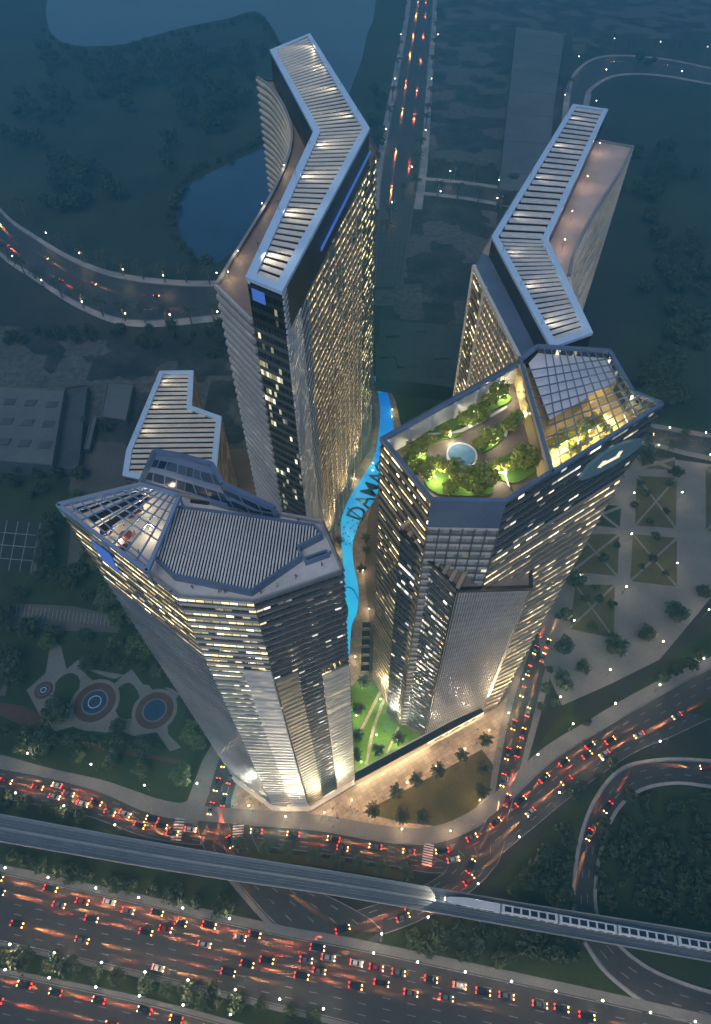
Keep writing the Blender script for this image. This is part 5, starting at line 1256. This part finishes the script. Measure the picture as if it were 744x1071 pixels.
for wh, l in byw.items():
    cols = {}
    for o in l: cols.setdefault(o['_c'], []).append(o)
    for cn, ll in cols.items():
        ll.sort(key=lambda o: project(o.location)[0])
        for i, o in enumerate(ll): o['label'] = (f'only {cn} car {wh}' if len(ll) == 1 else f'{ordn(i)} {cn} car from the left {wh}')
        for o in ll: del o['_c']; del o['_w']

# ------------------------------------------------------------------ people: one continuous skinned body
def person_mesh(name, shirt, trousers, stride, arm):
    vs = [(0, 0, .95), (0, 0, 1.15), (0, .01, 1.38), (0, .0, 1.50), (0, .01, 1.60), (0, .015, 1.70)]
    es = [(0, 1), (1, 2), (2, 3), (3, 4), (4, 5)]; rs = [.15, .13, .17, .06, .10, .08]
    for s_ in (-1, 1):
        i = len(vs); vs += [(s_*.10, 0, .90), (s_*.11, .04+stride*s_*.14, .50), (s_*.11, stride*s_*.30-.02, .08), (s_*.11, stride*s_*.30+.14, .04)]; es += [(0, i), (i, i+1), (i+1, i+2), (i+2, i+3)]; rs += [.095, .065, .045, .04]
        i = len(vs); vs += [(s_*.20, 0, 1.40), (s_*.26, -stride*s_*.10, 1.14), (s_*.25, -stride*s_*.18+arm, .90), (s_*.25, -stride*s_*.2+arm*1.3, .80)]; es += [(2, i), (i, i+1), (i+1, i+2), (i+2, i+3)]; rs += [.065, .048, .036, .034]
    me = bpy.data.meshes.new('tmp'); me.from_pydata(vs, es, []); o = bpy.data.objects.new('tmp', me); COL.objects.link(o)
    md = o.modifiers.new('s', 'SKIN'); me.skin_vertices[0].data[0].use_root = True
    for v, r in zip(me.skin_vertices[0].data, rs): v.radius = (r, r)
    o.modifiers.new('u', 'SUBSURF').levels = 1
    dg = bpy.context.evaluated_depsgraph_get(); dg.update(); nm = bpy.data.meshes.new_from_object(o.evaluated_get(dg)); bpy.data.objects.remove(o)
    nm.materials.clear()
    for m_ in (shirt, trousers, SKIN, HAIR): nm.materials.append(m_)
    for p in nm.polygons:
        c = p.center; z = c.z
        p.material_index = 3 if z > 1.66 or (z > 1.56 and c.y < -.02) else 2 if z > 1.46 or (abs(c.x) > .2 and z < 1.02) else 0 if z > .93 else 1
    nm.name = name; return nm
def flat(n, c):
    m, nt, b = newmat(n); b.inputs['Base Color'].default_value = c4(c); b.inputs['Roughness'].default_value = .8; return m
SKIN, HAIR = flat('skin', (.35, .2, .13)), flat('dark_hair', (.02, .015, .012))
CL = {'white': (.65, .65, .63), 'black': (.015, .015, .017), 'red': (.35, .03, .03), 'blue': (.04, .09, .25)}
PM = {}
for i, (cn, c) in enumerate(CL.items()): PM[cn] = [person_mesh('person', flat(cn+'_shirt', c), flat(cn+'_trousers', (.03, .03, .04)), 1.0, .05), person_mesh('person', flat(cn+'_top', c), flat(cn+'_slacks', (.12, .11, .1)), .15, .12)]
def crowd(pts, where, z):
    byc = {}
    for u, v in pts:
        cn = RNG.choice(list(CL)); st = RNG.randrange(2); o = bpy.data.objects.new('person', PM[cn][st]); COL.objects.link(o)
        o.location = P(u, v, z); o.rotation_euler = (0, 0, RNG.uniform(0, 6.28)); byc.setdefault((cn, st), []).append((u, o)); 
    for (cn, st), l in byc.items():
        l.sort(key=lambda x: x[0])
        for i, (u, o) in enumerate(l): tag(o, f'{ordn(i) if len(l) > 1 else "only"} person {"from the left " if len(l) > 1 else ""}in {cn} top {"walking" if st == 0 else "standing"} {where}', 'person', f'people {where}')
R3 = random.Random(21)
pts = []
for (u, v, n, su, sv) in [(360, 848, 16, 12, 7), (345, 858, 10, 12, 3), (470, 800, 14, 16, 7), (500, 772, 12, 8, 6), (440, 815, 8, 10, 5), (520, 790, 8, 4, 18), (270, 845, 8, 8, 5), (400, 838, 8, 12, 6), (500, 860, 3, 8, 8), (258, 838, 4, 5, 5)]:
    for i in range(n): pts.append((u+R3.uniform(-1, 1)*su, v+R3.uniform(-1, 1)*sv))
crowd(pts, 'on the warm lit plaza', 0.12)
crowd([(180, 621.5), (202, 616), (230, 620), (236, 620.5), (273, 621), (290, 614), (310, 605), (337, 592), (250, 536), (279, 540), (312, 546), (346, 580)], 'on the front tower roof walk', ZC+.05)
crowd([(125+R3.uniform(-14, 34), 560+R3.uniform(-18, 20)) for i in range(16)], 'under the glazed terrace grid', ZC+.05)
crowd([(R3.uniform(369, 384), R3.uniform(655, 702)) for i in range(14)]+[(R3.uniform(398, 406), R3.uniform(402, 425)) for i in range(8)], 'on the pool deck', .12)
# cabanas
for i, v in enumerate([656, 665, 674, 683, 692, 701]):
    t = thing('cabana', f'{ordn(i)} dark square cabana from the top beside the lower pool', 'cabana', P(383.5-i*.3, v), 'cabanas along the lower pool'); p = P(383.5-i*.3, v)
    mb = MB(); mb.box((p.x, p.y, 2.4), 4.2, 2.9, .25); mb.build('canopy', M['black'], t)
    for dx in (-1.9, 1.9):
        for dy in (-1.25, 1.25): mb = MB(); mb.box((p.x+dx, p.y+dy, .05), .14, .14, 2.36); mb.build('post', M['bark'], t)
    mb = MB(); mb.box((p.x, p.y, .05), 2.4, 1.7, .4); mb.build('day_bed', M['white'], t)
# parasols over terrace tables
M['parasol'] = noisy('red_brown_canvas', (.12, .04, .05), (.17, .06, .06), .5, .8)
for i, (u, v) in enumerate([(115, 561), (134, 566), (133, 577), (139, 543), (146, 538)]):
    p = P(u, v, ZC); t = thing('parasol_table', f'{ordn(i)} red brown parasol over a table under the glazed grid', 'parasol', p, 'parasols on the pointed terrace')
    mb = MB(); n = 8
    for j in range(n):
        a0_, a1_ = j*6.2832/n, (j+1)*6.2832/n; mb.face([(p.x, p.y, ZC+2.9), (p.x+1.7*math.cos(a0_), p.y+1.7*math.sin(a0_), ZC+2.2), (p.x+1.7*math.cos(a1_), p.y+1.7*math.sin(a1_), ZC+2.2)])
    mb.build('canopy', M['parasol'], t); mb = MB(); mb.tube((p.x, p.y, ZC+.02), (p.x, p.y, ZC+2.9), .05, .05, 6); mb.build('pole', M['steel'], t)
    mb = MB(); mb.tube((p.x, p.y, ZC+.7), (p.x, p.y, ZC+.76), .9, .9, 12); mb.build('table_top', M['white'], t)

# ------------------------------------------------------------------ floodlights that wash the towers from the ground
def flood(label, loc, aim, power, size=70, col=(1.0, .78, .5), group='ground floodlights'):
    t = thing('floodlight', label, 'floodlight', loc, group); loc = Vector(loc)
    mb = MB(); mb.box((loc.x, loc.y, loc.z), .5, .5, .12); mb.tube((loc.x, loc.y, loc.z+.1), (loc.x, loc.y, loc.z+.45), .06, .06, 6); mb.build('base', M['black'], t)
    d = (Vector(aim)-loc).normalized(); mb = MB(); c = loc+Vector((0, 0, .6)); mb.beam(c-d*.25, c+d*.15, .5, .4); mb.build('lamp_head', M['black'], t)
    l = bpy.data.lights.new('flood_beam', 'SPOT'); l.energy = power; l.color = col; l.spot_size = math.radians(size); l.spot_blend = .8; l.shadow_soft_size = .3
    o = bpy.data.objects.new('flood_beam', l); COL.objects.link(o); o.parent = t; o.location = Vector((0, 0, .6))+d*.3; o.rotation_euler = d.to_track_quat('-Z', 'Y').to_euler()
FP = 0.8
nF = (qF[1]-qF[0]).cross(qF[2]-qF[0]).normalized(); nR = (qR[1]-qR[0]).cross(qR[2]-qR[0]).normalized(); nL = (qL[1]-qL[0]).cross(qL[2]-qL[0]).normalized()
cool, warm = (1.0, .86, .60), (1.0, .72, .38)
for i, u in enumerate((.2, .8)): b = lerp(qF[0], qF[1], u); flood(f'{ordn(i)} floodlight at the front edge of the front tower', b+nF*12, b+Vector((0, 0, 95)), 40000*FP, 52, cool)
for i, u in enumerate((.25, .8)): b = lerp(qR[0], qR[1], u); flood(f'{ordn(i)} floodlight at the canopy side of the front tower', b+nR*11, b+Vector((0, 0, 95)), 28000*FP, 52, cool)
for i, u in enumerate((.3, .8)): b = lerp(qL[0], qL[1], u); flood(f'{ordn(i)} floodlight under the flared side of the front tower', b+nL*9+Vector((0, 0, .1)), lerp(b, qL[2], .4), 60000*FP, 70, cool)
for i, u in enumerate((.3, .8)): b = lerp(lg[1], lg[2], u); flood(f'{ordn(i)} floodlight before the louvred wing', b+Vector((2, -7, .15)), b+Vector((0, 2, 75)), 4000*FP, 60, cool)
nn4 = (q4[1]-q4[0]).cross(q4[2]-q4[0]).normalized(); nn4.z = 0; nn4.normalize()
for i, u in enumerate((.75, 1.0)): b = lerp(gd[2], gd[3], u); flood(f'{ordn(i)} floodlight under the flared side of the garden tower', b+nn4*10+Vector((0, 0, .3)), lerp(b, td[3], .7), 110000*FP, 62, warm)
b = lerp(lg[0], lg[1], .5); flood('floodlight on the bright lawn below the blue glass wing', P(402, 765)+Vector((0, 0, .2)), b+Vector((0, 0, 30)), 40000*FP, 85, cool)
b = lerp(gd[0], gd[1], .5); flood('floodlight on the lawn below the bronze side', P(383, 725)+Vector((0, 0, .2)), b+Vector((0, 0, 50)), 60000*FP, 80, warm)
for i, u in enumerate((.15, .5, .85)):
    b = lerp(r1, r2, u); n_ = Vector(((r2-r1).y, -(r2-r1).x, 0)).normalized(); flood(f'{ordn(i)} floodlight on the pool side of the tallest tower', b+n_*11+Vector((0, 0, .2)), b+Vector((0, 0, 85)), 190000*FP, 58, warm)
b = lerp(loop[2], loop[3], .5); flood('floodlight before the rear right tower', b+Vector((-6, -9, .2)), b+Vector((0, 0, 60)), 80000*FP, 80, warm)
# wall lamps that light roof terraces, the roof garden and the plaza
def point(label, loc, power, col=(1, .74, .42), r=.4, group='small globe lights', h=2.2):
    t = thing('globe_light', label, 'garden light', loc, group)
    mb = MB(); loc = Vector(loc); mb.tube(loc, loc+Vector((0, 0, h)), .06, .06, 6); mb.build('stem', M['black'], t)
    mb = MB(); mb.box((loc.x, loc.y, loc.z+h), .22, .22, .2); mb.build('lantern', M['bulb'], t)
    l = bpy.data.lights.new('globe_light', 'POINT'); l.energy = power; l.color = col; l.shadow_soft_size = r
    o = bpy.data.objects.new('globe_glow', l); COL.objects.link(o); o.parent = t; o.location = (0, 0, h+.5)
gx = [(440, 482), (455, 505), (492, 512), (520, 500), (560, 480), (545, 440), (527, 418), (495, 444), (470, 462), (512, 466)]
for i, (u, v) in enumerate(sorted(gx)): point(f'{ordn(i)} low light from the left in the open roof garden', P(u, v, ZG), 1300, (1, .86, .55))
for i, (u, v) in enumerate([(575, 480), (592, 470), (612, 458), (632, 444), (655, 430)]): point(f'{ordn(i)} low light from the left under the glazed grid', P(u, v, ZG), 3600, (1, .80, .32))
pz = [(262, 846), (300, 857), (340, 853), (368, 840), (395, 845), (425, 822), (455, 805), (485, 787), (510, 768), (530, 750), (545, 715), (500, 840), (470, 872), (420, 870)]
for i, (u, v) in enumerate(sorted(pz)): point(f'{ordn(i)} low light from the left on the plaza', P(u, v, .12), 1050, (1, .58, .27), h=5.0)
for i, (u, v) in enumerate([(402, 405), (410, 432), (390, 488), (372, 505), (380, 600), (386, 640), (372, 690), (378, 715), (352, 580)]): point(f'{ordn(i)} low light on the pool deck', P(u, v, .12), 500, h=3.2)
for i, (u, v) in enumerate([(373, 752), (394, 772), (415, 778), (378, 800), (398, 735)]): point(f'{ordn(i)} low light on the bright lawn between the towers', P(u, v, .12), 1100, (1, .9, .6), h=4.2)
for i, (u, v) in enumerate([(250, 270), (275, 220), (298, 180), (240, 292)]): point(f'{ordn(i)} low light on the tallest tower terrace', P(u, v, ZA-.2), 260, h=2.6)
for i, (u, v) in enumerate([(625, 160), (612, 195), (596, 232), (588, 262)]): point(f'{ordn(i)} low light on the rear right tower terrace', P(u, v, ZE), 420, (1, .60, .40), h=5)
for i, (u, v) in enumerate([(110, 550), (128, 572), (150, 530), (160, 560)]): point(f'{ordn(i)} low light under the pointed terrace grid', P(u, v, ZC+.05), 350)

def roofspot(label, loc, aim, power, size=100, col=(1, .82, .58)):  # masts and spots added to brighten the roof slats
    t = thing('added_roof_spot', label, 'floodlight', loc, 'added roof spots'); loc = Vector(loc); d = (Vector(aim)-loc).normalized(); c = loc+Vector((0, 0, 3.0))
    mb = MB(); mb.tube(loc, c, .07, .05, 6); mb.build('mast', M['black'], t); mb = MB(); mb.beam(c-d*.2, c+d*.12, .35, .25); mb.build('lamp_head', M['black'], t)
    l = bpy.data.lights.new('roof_beam', 'SPOT'); l.energy = power; l.color = col; l.spot_size = math.radians(size); l.spot_blend = .9; l.shadow_soft_size = .4
    o = bpy.data.objects.new('roof_beam', l); COL.objects.link(o); o.parent = t; o.location = Vector((0, 0, 3.0))+d*.25; o.rotation_euler = (Vector((aim[0], aim[1], aim[2]-3.0))-loc).to_track_quat('-Z', 'Y').to_euler()
def rooflights(cr, la, lb, zz, n, power, what):
    for i in range(n):
        t = (i+.5)/n; a = lerp(cr[la[0]], cr[la[1]], t); b_ = lerp(cr[lb[0]], cr[lb[1]], t); a2 = lerp(a, b_, .04)
        roofspot(f'{ordn(i)} added roof spot on {what}', (a2.x, a2.y, zz), tuple(lerp(a, b_, .72)[:2])+(zz-1,), power)
rooflights(cr, (0, 5), (1, 2), ZA2, 4, 2200, 'the near arm of the tallest tower roof'); rooflights(cr, (3, 2), (4, 5), ZA2, 4, 2200, 'the far arm of the tallest tower roof')
rooflights(ce, (1, 0), (2, 3), ZE2, 3, 1500, 'the near arm of the bent louvred roof'); rooflights(ce, (5, 0), (4, 3), ZE2, 4, 1500, 'the far arm of the bent louvred roof')
rooflights(cs, (7, 0), (6, 4), ZS, 3, 1800, 'the notched roof')
# ------------------------------------------------------------------ haze, sky, sun
m = bpy.data.materials.new('haze'); m.use_nodes = True; nt = m.node_tree; nt.nodes.clear()
o_ = nt.nodes.new('ShaderNodeOutputMaterial'); pv = nt.nodes.new('ShaderNodeVolumePrincipled'); nt.links.new(pv.outputs[0], o_.inputs['Volume'])
pv.inputs['Color'].default_value = (.15, .60, .86, 1); pv.inputs['Density'].default_value = HAZE = 0.00052; pv.inputs['Anisotropy'].default_value = 0.2
mb = MB(); mb.hexa([(-9500, -3500, -1), (9500, -3500, -1), (9500, 14500, -1), (-9500, 14500, -1)], [(-9500, -3500, 290), (9500, -3500, 290), (9500, 14500, 290), (-9500, 14500, 290)])
hz = mb.build('haze', m); hz['kind'] = 'stuff'
SUN_EL, SUN_AZ = math.radians(58), math.radians(200)     # azimuth clockwise from +y
world = bpy.data.worlds.new('World'); scene.world = world; world.use_nodes = True; nt = world.node_tree
sky = nt.nodes.new('ShaderNodeTexSky'); sky.sky_type = 'NISHITA'; sky.sun_disc = False; sky.sun_elevation = SUN_EL; sky.sun_rotation = SUN_AZ; sky.ozone_density = 4.0; sky.air_density = 1.2; sky.dust_density = .3
nt.links.new(sky.outputs[0], nt.nodes['Background'].inputs['Color']); nt.nodes['Background'].inputs['Strength'].default_value = 0.041
sl = bpy.data.lights.new('sun', 'SUN'); sl.energy = .42; sl.angle = math.radians(35); sl.color = (1, .86, .68)
so = bpy.data.objects.new('sun', sl); COL.objects.link(so)
sdv = Vector((math.sin(SUN_AZ)*math.cos(SUN_EL), math.cos(SUN_AZ)*math.cos(SUN_EL), math.sin(SUN_EL)))
so.rotation_euler = (-sdv).to_track_quat('-Z', 'Y').to_euler(); so.location = (0, 0, 400)
vs = scene.view_settings; vs.view_transform = 'Standard'; vs.look = 'None'; vs.gamma = 1.0; vs.exposure = 1.32; vs.use_curve_mapping = False
scene.cycles.max_bounces = 5; scene.cycles.diffuse_bounces = 2; scene.cycles.glossy_bounces = 2; scene.cycles.volume_bounces = 0; scene.cycles.transparent_max_bounces = 4
scene.cycles.use_denoising = True; scene.cycles.sample_clamp_indirect = 4.0
scene.cycles.caustics_reflective = False; scene.cycles.caustics_refractive = False
